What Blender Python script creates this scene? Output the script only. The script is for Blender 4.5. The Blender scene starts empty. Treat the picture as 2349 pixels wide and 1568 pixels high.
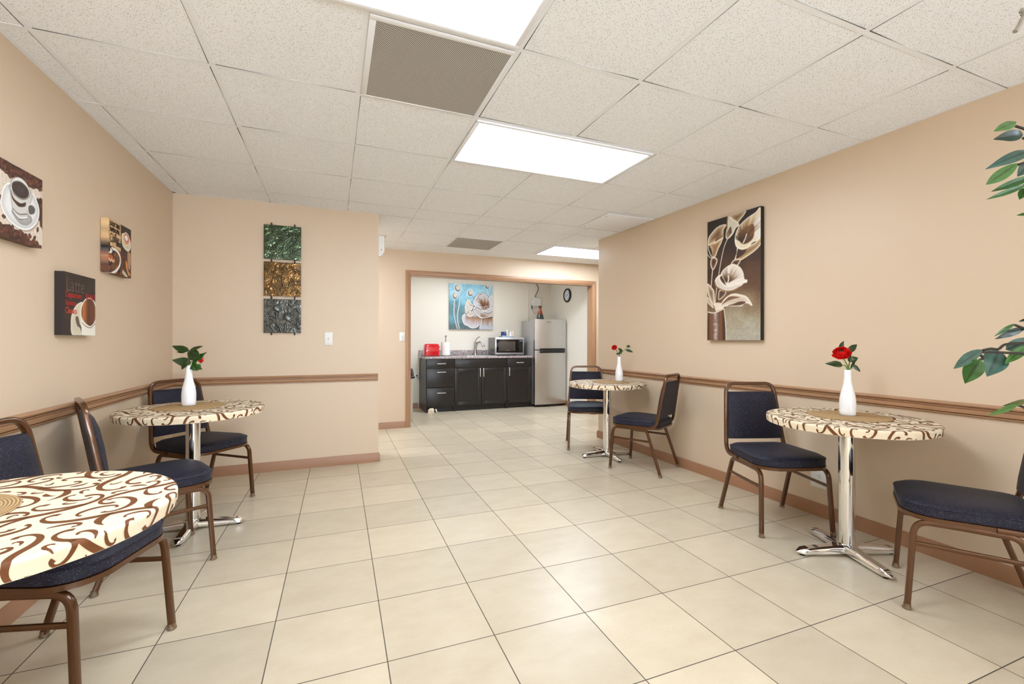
import bpy, bmesh, math, random, json
import numpy as np
from mathutils import Vector, Matrix
C = bpy.context.scene.collection
S = bpy.context.scene
PI = math.pi

# ------------------------------------------------------------------ camera, world, exposure
YAW = .3823; ROLL = -.0019; EYE = 1.1535; ZC = 2.3767
cd = bpy.data.cameras.new('camera'); cam = bpy.data.objects.new('camera', cd); C.objects.link(cam)
cd.sensor_width = 36.0; cd.sensor_fit = 'HORIZONTAL'; cd.lens = 1023.8 / 2349 * 36; cd.shift_y = -1.16 / 2349
cd.clip_start = .02
_r = Vector((math.cos(YAW), -math.sin(YAW), 0)); _f = Vector((math.sin(YAW), math.cos(YAW), 0)); _u = Vector((0, 0, 1))
_c, _s = math.cos(ROLL), math.sin(ROLL)
_cr = _r * _c - _u * _s; _cu = _r * _s + _u * _c
cam.matrix_world = Matrix(((_cr.x, _cu.x, -_f.x, 0), (_cr.y, _cu.y, -_f.y, 0), (_cr.z, _cu.z, -_f.z, EYE), (0, 0, 0, 1)))
S.camera = cam
w = bpy.data.worlds.new('world'); S.world = w; w.use_nodes = True
w.node_tree.nodes['Background'].inputs[0].default_value = (.9, .88, .85, 1)
w.node_tree.nodes['Background'].inputs[1].default_value = .3
S.view_settings.view_transform = 'Standard'; S.view_settings.look = 'None'
S.view_settings.exposure = 0.14; S.view_settings.gamma = 1.0
S.view_settings.use_curve_mapping = False
BACK_FILL = 640.0  # strength of the added fill light behind the viewer
LAMP_COLOR = (.805, .91, 1.05, 1)
LAMPS = {'dining': 17.0, 'added_rear': 3.5, 'hall': 20.5, 'kitchen': 12.5}      # radiance of the fluorescent diffusers; rear ones unseen, added for overall light

# fill light added behind the viewer to brighten ceiling and walls
ld = bpy.data.lights.new('back_fill_light', 'AREA'); ld.shape = 'RECTANGLE'; ld.size = 3.9; ld.size_y = 1.7; ld.energy = BACK_FILL; ld.color = (.79, .90, 1.04)
lo_ = bpy.data.objects.new('back_fill_light', ld); C.objects.link(lo_); lo_.location = (.9, -4.9, .95); lo_.rotation_euler = (math.radians(90 + 62), 0, math.radians(58))

# ------------------------------------------------------------------ materials
def lin(c):
    return tuple(((x / 255) / 12.92 if x / 255 <= .04045 else ((x / 255 + .055) / 1.055) ** 2.4) for x in c)
MATS = {}
class NT:
    """small node-tree helper"""
    def __init__(s, name):
        s.m = bpy.data.materials.new(name); s.m.use_nodes = True; s.t = s.m.node_tree
        s.b = s.t.nodes['Principled BSDF']
    def n(s, typ, ins=None, **kw):
        x = s.t.nodes.new(typ)
        for k, v in kw.items(): setattr(x, k, v)
        for k, v in (ins or {}).items():
            if isinstance(v, bpy.types.NodeSocket): s.t.links.new(v, x.inputs[k])
            else: x.inputs[k].default_value = v
        return x
    def link(s, a, b): s.t.links.new(a, b)
    def math(s, op, a, b=0.0, c=None):
        d = {0: a, 1: b}
        if c is not None: d[2] = c
        return s.n('ShaderNodeMath', d, operation=op).outputs[0]
    def mix(s, f, a, b, bt='MIX'):
        x = s.t.nodes.new('ShaderNodeMix'); x.data_type = 'RGBA'; x.blend_type = bt
        for i, v in ((0, f), (6, a), (7, b)):
            if isinstance(v, bpy.types.NodeSocket): s.t.links.new(v, x.inputs[i])
            else: x.inputs[i].default_value = v if i == 0 else (tuple(v) + (1,))[:4]
        return x.outputs[2]
    def coord(s, scale=(1, 1, 1), rot=(0, 0, 0), loc=(0, 0, 0), kind='Object'):
        tc = s.n('ShaderNodeTexCoord')
        return s.n('ShaderNodeMapping', {'Vector': tc.outputs[kind], 'Scale': scale, 'Rotation': rot, 'Location': loc}).outputs[0]
    def noise(s, vec, scale, detail=3, rough=.5):
        return s.n('ShaderNodeTexNoise', {'Vector': vec, 'Scale': scale, 'Detail': detail, 'Roughness': rough}).outputs[0]
    def ramp(s, f, stops):
        x = s.n('ShaderNodeValToRGB', {0: f}); e = x.color_ramp.elements
        while len(e) < len(stops): e.new(.5)
        for i, (p, c) in enumerate(stops):
            e[i].position = p; e[i].color = (tuple(c) + (1,))[:4]
        return x.outputs[0]
    def bump(s, h, strength=.2, dist=.01):
        b = s.n('ShaderNodeBump', {'Height': h, 'Strength': strength, 'Distance': dist}); s.link(b.outputs[0], s.b.inputs['Normal'])
    def set(s, **kw):
        for k, v in kw.items():
            k = {'color': 'Base Color', 'rough': 'Roughness', 'metal': 'Metallic', 'spec': 'Specular IOR Level', 'coat': 'Coat Weight', 'sheen': 'Sheen Weight', 'trans': 'Transmission Weight', 'aniso': 'Anisotropic', 'alpha': 'Alpha'}[k]
            if isinstance(v, bpy.types.NodeSocket): s.link(v, s.b.inputs[k])
            else: s.b.inputs[k].default_value = (tuple(v) + (1,))[:4] if k == 'Base Color' else v
        return s

def plain(name, rgb, rough=.5, metal=0.0, spec=.5, var=.06, scale=8, bump=0.0, bscale=200, coat=0.0):
    m = NT(name); v = m.coord(); n = m.noise(v, scale)
    c = lin(rgb); col = m.mix(n, tuple(x * (1 - var) for x in c), tuple(min(1, x * (1 + var)) for x in c))
    m.set(color=col, rough=rough, metal=metal, spec=spec, coat=coat)
    if bump: m.bump(m.noise(v, bscale, 2), bump, .002)
    MATS[name] = m.m; return m.m

WALL = (213, 191, 164)
plain('wall_paint', WALL, .42, spec=.45, var=.018, scale=1.2, bump=.10, bscale=260)
plain('kitchen_paint', (236, 228, 213), .6, spec=.2, var=.015, scale=1.5, bump=.06, bscale=260)
plain('trim_paint', (170, 129, 95), .35, spec=.5, var=.03)
plain('baseboard_paint', (160, 117, 86), .38, spec=.45, var=.03)
plain('bronze_metal', (88, 53, 24), .27, metal=.4, spec=.6, var=.08, coat=.3)
plain('glide_plastic', (112, 92, 66), .45)
plain('chrome', (232, 232, 232), .07, metal=1.0, var=.0)
plain('brushed_nickel', (168, 164, 158), .28, metal=1.0, var=.02)
plain('white_plastic', (232, 230, 224), .35, spec=.5, var=.01)
plain('white_ceramic', (238, 238, 238), .22, spec=.5, var=.0, coat=.3)
plain('black_plastic', (18, 17, 17), .35, var=.0)
plain('gap_shade', (58, 54, 48), .8, var=.0)
plain('ceiling_metal', (238, 239, 242), .5, var=.01)
plain('canvas_black', (24, 19, 15), .6)
plain('iron', (45, 30, 22), .45, metal=.5)
plain('espresso_wood', (31, 27, 25), .33, spec=.5, var=.12, scale=5)
plain('espresso_dark', (20, 17, 16), .5, var=.05)
plain('red_gloss', (205, 14, 28), .12, spec=.6, var=.0, coat=.6)
plain('paper_white', (240, 236, 228), .85, var=.01)
plain('cream_paper', (236, 215, 188), .8)
plain('blue_box', (28, 52, 112), .5)
plain('pale_blue_plastic', (196, 214, 236), .3)
plain('steel_sink', (190, 190, 188), .25, metal=1.0, var=.02)
plain('grey_plastic', (188, 184, 170), .45)
plain('soil', (55, 42, 30), .9, bump=.6, bscale=60)
plain('pot_clay', (92, 62, 44), .6)
plain('twig_bark', (40, 29, 20), .7, var=.2, scale=30)
plain('dry_twig', (150, 140, 126), .8, var=.1, scale=40)
plain('flower_stem', (92, 128, 44), .5)
plain('petal_red', (214, 18, 14), .45, var=.15, scale=60)
plain('flower_core', (70, 48, 26), .7, var=.3, scale=200)
plain('tray_grey', (120, 116, 110), .4)
plain('lettering_red', (176, 40, 34), .6)
plain('lettering_orange', (196, 70, 44), .6)
plain('lettering_grey', (92, 74, 62), .6)
plain('lettering_dark', (38, 22, 16), .6)
plain('oven_black', (10, 10, 10), .12, var=.0)
plain('oven_window', (74, 68, 62), .1, var=.05)
plain('cable_brown', (70, 58, 46), .5)
plain('clock_face', (222, 226, 236), .4, var=.0)

def mk_floor():
    m = NT('floor_tile'); T = .4064
    vec = m.coord(rot=(0, 0, .0124), loc=(-.16566, -1.6604, 0))
    # wrap so that joints run through FX, FY
    br = m.n('ShaderNodeTexBrick', {'Vector': vec, 'Color1': (0, 0, 0, 1), 'Color2': (1, 1, 1, 1), 'Mortar': (.5, .5, .5, 1), 'Scale': 1.0, 'Mortar Size': .0021, 'Mortar Smooth': .15, 'Bias': 0.0, 'Brick Width': T, 'Row Height': T}, offset=0.0, squash=1.0)
    n1 = m.noise(m.coord(scale=(1, 1.6, 1)), 5.5, 5, .62); n2 = m.noise(m.coord(scale=(1, 3.5, 1)), 34, 4, .7); n3 = m.noise(m.coord(), 260, 2)
    base = m.ramp(n1, [(.3, lin((184, 168, 140))), (.5, lin((199, 184, 157))), (.7, lin((211, 197, 172)))])
    base = m.mix(m.math('MULTIPLY', n2, .42), base, lin((178, 160, 132)))
    base = m.mix(m.math('MULTIPLY', n3, .26), base, lin((220, 208, 186)))
    tint = m.mix(br.outputs['Color'], lin((178, 165, 142)), lin((217, 201, 173)))
    base = m.mix(.42, base, tint)
    grout = m.mix(n2, lin((58, 50, 40)), lin((92, 82, 68)))
    m.set(color=m.mix(br.outputs['Fac'], base, grout), spec=.5)
    m.set(rough=m.math('ADD', m.math('MULTIPLY', br.outputs['Fac'], .5), m.math('MULTIPLY_ADD', n2, .16, .22)))
    h = m.math('ADD', m.math('MULTIPLY', br.outputs['Fac'], -1.0), m.math('MULTIPLY', n3, .05)); m.bump(h, .25, .002)
    MATS['floor_tile'] = m.m
mk_floor()

def mk_ceiling():
    m = NT('ceiling_tile'); fl = None
    for sc, rot, th in (((62, 160, 1), .5, .14), ((150, 66, 1), .25, .13), ((230, 200, 1), 0, .18)):
        v = m.n('ShaderNodeTexVoronoi', {'Vector': m.coord(scale=sc, rot=(0, 0, rot)), 'Scale': 1.0, 'Randomness': 1.0}, voronoi_dimensions='2D')
        keep = m.math('GREATER_THAN', m.n('ShaderNodeSeparateColor', {0: v.outputs['Color']}).outputs[0], .78)
        hit = m.math('MULTIPLY', m.math('LESS_THAN', v.outputs['Distance'], th), keep)
        fl = hit if fl is None else m.math('MAXIMUM', fl, hit)
    n = m.noise(m.coord(), 3, 2)
    m.set(color=m.mix(fl, m.mix(n, lin((242, 243, 246)), lin((245, 247, 250))), lin((140, 133, 124))), rough=.85, spec=.2)
    m.bump(m.math('ADD', m.math('MULTIPLY', fl, -1.0), m.math('MULTIPLY', m.noise(m.coord(), 400, 2), .15)), .2, .0015)
    MATS['ceiling_tile'] = m.m
mk_ceiling()

def mk_perf(name, pitch, frac, plate, hole):
    m = NT(name)
    v = m.n('ShaderNodeTexVoronoi', {'Vector': m.coord(scale=(1 / pitch, 1 / pitch, 1), rot=(0, 0, PI / 4)), 'Scale': 1.0, 'Randomness': 0.0}, voronoi_dimensions='2D')
    m.set(color=m.mix(m.math('LESS_THAN', v.outputs['Distance'], frac), lin(plate), lin(hole)), rough=.5)
    MATS[name] = m.m
mk_perf('vent_perforated', .0078, .36, (206, 201, 194), (42, 40, 38))
mk_perf('vent_fine', .006, .36, (196, 192, 184), (96, 92, 86))

def mk_fabric():
    m = NT('navy_fabric')
    v = m.n('ShaderNodeTexVoronoi', {'Vector': m.coord(scale=(1, 1, 1)), 'Scale': 420.0, 'Randomness': 1.0})
    n = m.noise(m.coord(), 700, 2, .6); n2 = m.noise(m.coord(), 90, 3, .6)
    f = m.math('ADD', m.math('MULTIPLY', v.outputs['Distance'], .7), m.math('MULTIPLY', n, .45)); f = m.math('ADD', f, m.math('MULTIPLY_ADD', n2, .3, -.2))
    m.set(color=m.ramp(f, [(.3, lin((5, 5, 9))), (.52, lin((16, 15, 28))), (.7, lin((34, 32, 54))), (.95, lin((110, 106, 126)))]), rough=.55, spec=.3, sheen=.05)
    m.bump(f, .5, .0015)
    MATS['navy_fabric'] = m.m
mk_fabric()

def mk_cloth():
    for nm, c in (('cloth_cream', (228, 212, 183)), ('cloth_brown', (108, 64, 32))):
        m = NT(nm); m.set(color=lin(c), rough=.6, spec=.3); m.bump(m.noise(m.coord(), 700, 2), .12, .001); MATS[nm] = m.m
mk_cloth()

def mk_mat():
    m = NT('woven_straw')
    v = m.coord(); ln = m.n('ShaderNodeVectorMath', {0: v}, operation='LENGTH').outputs['Value']
    ring = m.math('SINE', m.math('MULTIPLY', ln, 900.0)); s = m.n('ShaderNodeSeparateXYZ', {0: v})
    ang = m.math('ARCTAN2', s.outputs[1], s.outputs[0]); tw = m.math('SINE', m.math('ADD', m.math('MULTIPLY', ang, 150.0), m.math('MULTIPLY', ln, 450.0)))
    h = m.math('ADD', ring, m.math('MULTIPLY', tw, .6)); f = m.math('MULTIPLY_ADD', h, .28, .5)
    m.set(color=m.ramp(f, [(.1, lin((112, 84, 52))), (.45, lin((168, 135, 92))), (.9, lin((206, 176, 132)))]), rough=.8, spec=.2)
    m.bump(f, .5, .002); MATS['woven_straw'] = m.m
mk_mat()

def mk_granite():
    m = NT('granite_laminate'); v = m.coord()
    a = m.n('ShaderNodeTexVoronoi', {'Vector': v, 'Scale': 230.0}); sp = m.n('ShaderNodeSeparateColor', {0: a.outputs['Color']})
    col = m.ramp(sp.outputs[0], [(.1, lin((66, 58, 62))), (.35, lin((140, 124, 126))), (.6, lin((190, 176, 176))), (.85, lin((222, 214, 212)))])
    n = m.noise(v, 40, 3); col = m.mix(m.math('GREATER_THAN', n, .58), col, lin((150, 120, 116)))
    m.set(color=col, rough=.22); MATS['granite_laminate'] = m.m
mk_granite()

def mk_steel():
    m = NT('stainless_steel'); n = m.noise(m.coord(scale=(900, 900, 4)), 1.0, 3)
    m.set(color=m.mix(n, lin((194, 194, 194)), lin((216, 216, 216))), metal=1.0, rough=m.math('MULTIPLY_ADD', n, .12, .24)); m.b.inputs['Anisotropic'].default_value = .6
    MATS['stainless_steel'] = m.m
    m = NT('fridge_side_grey'); m.set(color=lin((172, 168, 164)), rough=.4, metal=.3); m.bump(m.noise(m.coord(), 300, 2), .1, .001); MATS['fridge_side_grey'] = m.m
mk_steel()

def mk_attr(name, rough, metal=0.0, bump=.15, bscale=900):
    m = NT(name); a = m.n('ShaderNodeAttribute', attribute_name='Col')
    m.set(color=a.outputs['Color'], rough=rough, metal=metal); m.bump(m.noise(m.coord(), bscale, 2), bump, .001); MATS[name] = m.m
mk_attr('painted_canvas', .55); mk_attr('embossed_metal', .17, .65, .35, 140)

def mk_leaf(name, c1, c2, rough=.35):
    m = NT(name); a = m.n('ShaderNodeAttribute', attribute_name='vein'); n = m.noise(m.coord(), 45, 3)
    c = m.mix(n, lin(c1), lin(c2)); m.set(color=m.mix(a.outputs['Fac'], c, tuple(x * .45 for x in lin(c1))), rough=rough, spec=.5)
    MATS[name] = m.m
mk_leaf('leaf_teal', (26, 54, 43), (62, 98, 84)); mk_leaf('leaf_bright', (18, 54, 8), (48, 100, 24)); mk_leaf('leaf_light', (42, 80, 30), (78, 120, 52))
mk_leaf('leaf_dark', (16, 32, 20), (40, 62, 42)); mk_leaf('leaf_olive', (56, 68, 26), (84, 92, 40)); mk_leaf('leaf_rose', (18, 42, 8), (46, 76, 22))

def mk_vase():
    m = NT('glazed_red_teal'); s = m.n('ShaderNodeSeparateXYZ', {0: m.coord()}); n = m.noise(m.coord(scale=(60, 60, 12)), 1.0, 3)
    f = m.math('ADD', m.math('MULTIPLY', s.outputs[2], 3.6), m.math('MULTIPLY_ADD', n, .5, -.25))
    m.set(color=m.ramp(f, [(.12, lin((38, 62, 66))), (.36, lin((50, 58, 58))), (.46, lin((150, 66, 30))), (.75, lin((168, 72, 30))), (.97, lin((60, 30, 22)))]), rough=.12, coat=.5); MATS['glazed_red_teal'] = m.m
mk_vase()

gm = NT('added_window_glass'); gm.set(color=(.95, .97, .97), rough=.02, trans=1.0); MATS['added_window_glass'] = gm.m
def mk_lamp():
    for k, v in LAMPS.items():
        m = NT('lamp_' + k); m.set(color=(.95, .95, .95), rough=.4)
        m.b.inputs['Emission Color'].default_value = LAMP_COLOR; m.b.inputs['Emission Strength'].default_value = v
        MATS['lamp_' + k] = m.m
mk_lamp()

# ------------------------------------------------------------------ mesh helpers
class MB:
    def __init__(s): s.v = []; s.f = []; s.m = []; s.M = None
    def add(s, vs, fs, mat=0):
        o = len(s.v)
        if s.M is not None: vs = [tuple(s.M @ Vector(p)) for p in vs]
        s.v += [tuple(p) for p in vs]; s.f += [tuple(i + o for i in f) for f in fs]; s.m += [mat] * len(fs); return s
    def box(s, x0, x1, y0, y1, z0, z1, bev=0.0, mat=0, seg=2):
        if bev <= 0:
            vs = [(x, y, z) for z in (z0, z1) for y in (y0, y1) for x in (x0, x1)]
            return s.add(vs, [(0, 2, 3, 1), (4, 5, 7, 6), (0, 1, 5, 4), (2, 6, 7, 3), (0, 4, 6, 2), (1, 3, 7, 5)], mat)
        b = bmesh.new(); bmesh.ops.create_cube(b, size=1.0)
        for q in b.verts: q.co = Vector(((x0 + x1) / 2 + q.co.x * (x1 - x0), (y0 + y1) / 2 + q.co.y * (y1 - y0), (z0 + z1) / 2 + q.co.z * (z1 - z0)))
        bmesh.ops.bevel(b, geom=list(b.edges), offset=bev, segments=seg, profile=.5, affect='EDGES')
        b.verts.index_update(); r = s.add([tuple(q.co) for q in b.verts], [tuple(q.index for q in f.verts) for f in b.faces], mat); b.free(); return r
    def prism(s, out, z0, z1, mat=0):
        n = len(out); vs = [(x, y, z0) for x, y in out] + [(x, y, z1) for x, y in out]
        return s.add(vs, [tuple(range(n))[::-1], tuple(range(n, 2 * n))] + [(i, (i + 1) % n, n + (i + 1) % n, n + i) for i in range(n)], mat)
    def loft(s, rings, cap=True, mat=0, closed=True):
        n = len(rings[0]); vs = [p for r in rings for p in r]; fs = []
        for k in range(len(rings) - 1):
            for i in range(n if closed else n - 1):
                j = (i + 1) % n; fs.append((k * n + i, k * n + j, (k + 1) * n + j, (k + 1) * n + i))
        if cap: fs += [tuple(range(n))[::-1], tuple(range((len(rings) - 1) * n, len(rings) * n))]
        return s.add(vs, fs, mat)
    def lathe(s, prof, n=32, c=(0, 0, 0), mat=0, cap=True):
        return s.loft([[(c[0] + r * math.cos(2 * PI * i / n), c[1] + r * math.sin(2 * PI * i / n), c[2] + z) for i in range(n)] for r, z in prof], cap, mat)
    def sweep(s, path, prof, hint, mat=0, cap=True, scale=None):
        path = [Vector(p) for p in path]; hint = Vector(hint); rings = []
        for i, p in enumerate(path):
            t = (path[min(i + 1, len(path) - 1)] - path[max(i - 1, 0)]).normalized()
            a = (hint - t * hint.dot(t)).normalized(); b = t.cross(a); k = scale[i] if scale else 1
            rings.append([tuple(p + a * (x * k) + b * (y * k)) for x, y in prof])
        return s.loft(rings, cap, mat)
    def tube(s, path, r, n=10, mat=0, hint=(.13, .27, .95), scale=None):
        return s.sweep(path, [(r * math.cos(2 * PI * i / n), r * math.sin(2 * PI * i / n)) for i in range(n)], hint, mat, True, scale)
    def ball(s, c, r, n=14, mat=0):
        r = r if isinstance(r, (tuple, list)) else (r, r, r); h = n // 2
        return s.loft([[(c[0] + r[0] * math.sin(a) * math.cos(2 * PI * i / n), c[1] + r[1] * math.sin(a) * math.sin(2 * PI * i / n), c[2] - r[2] * math.cos(a)) for i in range(n)] for a in [PI * (k + .02) / (h + .04) for k in range(h + 1)]], True, mat)
    def build(s, name, mats, parent=None, smooth=38, loc=None):
        me = bpy.data.meshes.new(name); me.from_pydata(s.v, [], s.f)
        for x in (mats if isinstance(mats, (list, tuple)) else [mats]): me.materials.append(MATS[x])
        me.polygons.foreach_set('material_index', s.m); me.update()
        b = bmesh.new(); b.from_mesh(me); bmesh.ops.recalc_face_normals(b, faces=b.faces)
        if smooth:
            for f in b.faces: f.smooth = True
            for e in b.edges:
                if len(e.link_faces) == 2 and e.calc_face_angle(0) > math.radians(smooth): e.smooth = False
        b.to_mesh(me); b.free()
        o = bpy.data.objects.new(name, me); C.objects.link(o)
        if parent: o.parent = parent
        if loc: o.location = loc
        return o
def RR(w, h, r, k=3):      # rounded rectangle profile
    out = []
    for cx, cy, a0 in ((w / 2 - r, h / 2 - r, 0), (-w / 2 + r, h / 2 - r, 90), (-w / 2 + r, -h / 2 + r, 180), (w / 2 - r, -h / 2 + r, 270)):
        for i in range(k + 1):
            a = math.radians(a0 + 90 * i / k); out.append((cx + r * math.cos(a), cy + r * math.sin(a)))
    return out
def CR(pts, n=8, closed=False):      # Catmull-Rom through 2D / 3D points
    P = [np.array(p, float) for p in pts]; N = len(P); out = []
    for i in range(N if closed else N - 1):
        g = (lambda j: P[j % N]) if closed else (lambda j: P[min(max(j, 0), N - 1)])
        a, b, c, d = g(i - 1), g(i), g(i + 1), g(i + 2)
        for k in range(n):
            t = k / n; out.append(.5 * ((2 * b) + (c - a) * t + (2 * a - 5 * b + 4 * c - d) * t * t + (3 * b - a - 3 * c + d) * t ** 3))
    if not closed: out.append(P[-1])
    return [tuple(p) for p in out]
def fillet(pts, r, k=6):         # polyline with rounded corners (3D)
    P = [Vector(p) for p in pts]; out = [P[0]]
    for i in range(1, len(P) - 1):
        ri = r[i - 1] if isinstance(r, (list, tuple)) else r
        a = (P[i - 1] - P[i]); b = (P[i + 1] - P[i]); ang = a.angle(b); d = min(ri / math.tan(ang / 2), a.length * .49, b.length * .49)
        p0 = P[i] + a.normalized() * d; p1 = P[i] + b.normalized() * d
        for j in range(k + 1):
            t = j / k; out.append(p0 * (1 - t) ** 2 + P[i] * 2 * t * (1 - t) + p1 * t * t)
    return out + [P[-1]]
def tag(o, label, cat, group=None):
    o['label'] = label; o['category'] = cat
    if group: o['group'] = group
    return o
def thing(name, label, cat, loc=(0, 0, 0), rz=0.0, group=None):
    o = bpy.data.objects.new(name, None); C.objects.link(o); o.location = loc; o.rotation_euler = (0, 0, rz); o.empty_display_size = .1
    return tag(o, label, cat, group)
def struct(o): o['kind'] = 'structure'; return o
def dup(o, loc, rz, label, parent=None):
    c = o.copy(); C.objects.link(c)
    if parent is not None: c.parent = parent
    else: c.location = loc; c.rotation_euler = (0, 0, rz); c['label'] = label
    for ch in list(o.children): dup(ch, None, None, None, c)
    return c

# ------------------------------------------------------------------ the room
def wall(name, out, z0, z1, mat): return struct(MB().prism(out, z0, z1).build(name, mat, smooth=0))
XL = -1.225; YB = 4.46; YK = 6.08
def xr(y): return 3.025 - .0115 * y
struct(MB().box(-3.2, 6.2, -5.0, 8.0, -.1, 0).build('floor', 'floor_tile', smooth=0))
wall('wall_left', [(XL, -5.0), (XL, YB), (XL - .12, YB), (XL - .12, -5.0)], 0, ZC, 'wall_paint')
wall('wall_front', [(XL - .12, YB), (.41, YB), (.41, YB + .3), (XL - .12, YB + .3)], 0, ZC, 'wall_paint')
wall('wall_right', [(xr(-5.0), -5.0), (xr(-5.0) + .14, -5.0), (xr(4.6) + .14, 4.6), (xr(4.6), 4.6)], 0, ZC, 'wall_paint')
mb = MB(); mb.box(XL - .12, -1.05, -5.12, -5.0, 0, ZC); mb.box(2.85, 3.3, -5.12, -5.0, 0, ZC); mb.box(-1.05, 2.85, -5.12, -5.0, 0, .06); mb.box(-1.05, 2.85, -5.12, -5.0, 2.2, ZC)
struct(mb.build('wall_back', 'wall_paint', smooth=0))
mb = MB()
for x in (-1.05, .25, 1.55, 2.81): mb.box(x, x + .04, -5.1, -5.04, .06, 2.2)
mb.box(-1.05, 2.85, -5.1, -5.04, .06, .1); mb.box(-1.05, 2.85, -5.1, -5.04, 2.16, 2.2)
wn = struct(mb.build('added_window_1', 'ceiling_metal', smooth=0))  # made-up glazing, added to go with the fill light
MB().box(-1.01, 2.81, -5.072, -5.066, .1, 2.16).build('glass', 'added_window_glass', wn, 0)
# kitchen front wall with a wide cased opening
OX0, OX1, OZ = .968, 3.812, 2.047
mb = MB(); mb.box(-2.6, OX0, YK, YK + .13, 0, ZC); mb.box(OX1, 5.4, YK, YK + .13, 0, ZC); mb.box(OX0, OX1, YK, YK + .13, OZ, ZC)
struct(mb.build('wall_kitchen_front', 'wall_paint', smooth=0))
wall('wall_hall_left', [(-2.72, YB), (-2.6, YB), (-2.6, YK + .13), (-2.72, YK + .13)], 0, ZC, 'wall_paint')
wall('wall_hall_front', [(-2.6, YB - .1), (XL - .12, YB - .1), (XL - .12, YB), (-2.6, YB)], 0, ZC, 'wall_paint')
wall('wall_hall_right', [(5.4, 4.4), (5.52, 4.4), (5.52, YK + .13), (5.4, YK + .13)], 0, ZC, 'wall_paint')
wall('wall_hall_near', [(xr(4.6) + .14, 4.46), (5.4, 4.46), (5.4, 4.6), (xr(4.6) + .13, 4.6)], 0, ZC, 'wall_paint')
wall('wall_kitchen_back', [(.6, 7.8), (4.1, 7.8), (4.1, 7.92), (.6, 7.92)], 0, ZC, 'kitchen_paint')
wall('wall_kitchen_right', [(3.935, YK + .13), (4.06, YK + .13), (4.06, 7.8), (3.935, 7.8)], 0, ZC, 'kitchen_paint')
wall('wall_kitchen_left', [(.62, YK + .13), (.74, YK + .13), (.74, 7.8), (.62, 7.8)], 0, ZC, 'kitchen_paint')

RAIL = [(0, .777), (.011, .777), (.014, .780), (.014, .785), (.009, .787), (.009, .7885), (.022, .792), (.024, .811), (.013, .814), (.013, .8165), (.020, .818), (.020, .8215), (.013, .823), (.013, .826), (.026, .829), (.028, .835), (.024, .840), (.014, .844), (0, .844)]
BASE = [(0, 0), (.014, 0), (.014, .066), (.009, .078), (.007, .085), (0, .085)]
def strip(name, p0, p1, prof, mat, miter=(0, 0)):
    d = Vector((p1[0] - p0[0], p1[1] - p0[1], 0)).normalized(); nrm = Vector((d.y, -d.x, 0)); rings = []
    for p, mi in ((p0, -miter[0]), (p1, miter[1])):
        rings.append([tuple(Vector((p[0], p[1], 0)) + nrm * q + d * (mi * q) + Vector((0, 0, z))) for q, z in prof])
    return struct(MB().loft(rings).build(name, mat, smooth=25))
# runs are laid so that the room lies to the right of travel
strip('trim_1', (XL, -4.99), (XL, YB), RAIL, 'trim_paint', (0, -1))
strip('trim_2', (XL, YB), (.404, YB), RAIL, 'trim_paint', (-1, 0))
strip('trim_3', (xr(4.6), 4.6), (xr(-4.99), -4.99), RAIL, 'trim_paint')
strip('baseboard_left', (XL, -4.99), (XL, YB), BASE, 'baseboard_paint', (0, -1))
strip('baseboard_front', (XL, YB), (.41, YB), BASE, 'baseboard_paint', (-1, 1))
strip('baseboard_front_end', (.41, YB), (.41, YB + .3), BASE, 'baseboard_paint', (1, 0))
strip('baseboard_right', (xr(4.6), 4.6), (xr(-4.99), -4.99), BASE, 'baseboard_paint', (1, 0))
strip('baseboard_right_end', (xr(4.6) + .14, 4.6), (xr(4.6), 4.6), BASE, 'baseboard_paint', (0, 1))
strip('baseboard_hall', (-2.6, YK), (.905, YK), BASE, 'baseboard_paint')
strip('baseboard_kitchen_back', (.74, 7.8), (1.38, 7.8), BASE, 'baseboard_paint')
strip('baseboard_kitchen_right', (3.935, 7.79), (3.935, YK + .14), BASE, 'baseboard_paint')
# casing and jamb of the opening
cw = .062
mb = MB()
def casing(mb, x0, x1, z0, z1): mb.box(x0, x1, YK - .018, YK, z0, z1, .004)
casing(mb, OX0 - cw, OX0 - .004, 0, OZ + cw); casing(mb, OX1 + .004, OX1 + cw, 0, OZ + cw); casing(mb, OX0 - .004, OX1 + .004, OZ + .004, OZ + cw)
for x in (OX0 - cw * .55, OX1 + cw * .55): mb.box(x - .012, x + .012, YK - .023, YK - .017, 0, OZ + cw * .55, .003)
mb.box(OX0 - cw * .55, OX1 + cw * .55, YK - .023, YK - .017, OZ + cw * .55 - .012, OZ + cw * .55 + .012, .003)
mb.box(OX0 - .004, OX0 + .008, YK - .006, YK + .136, 0, OZ + .004); mb.box(OX1 - .008, OX1 + .004, YK - .006, YK + .136, 0, OZ + .004); mb.box(OX0 + .008, OX1 - .008, YK - .006, YK + .136, OZ - .008, OZ + .004)
struct(mb.build('trim_4', 'trim_paint', smooth=30))

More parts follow.
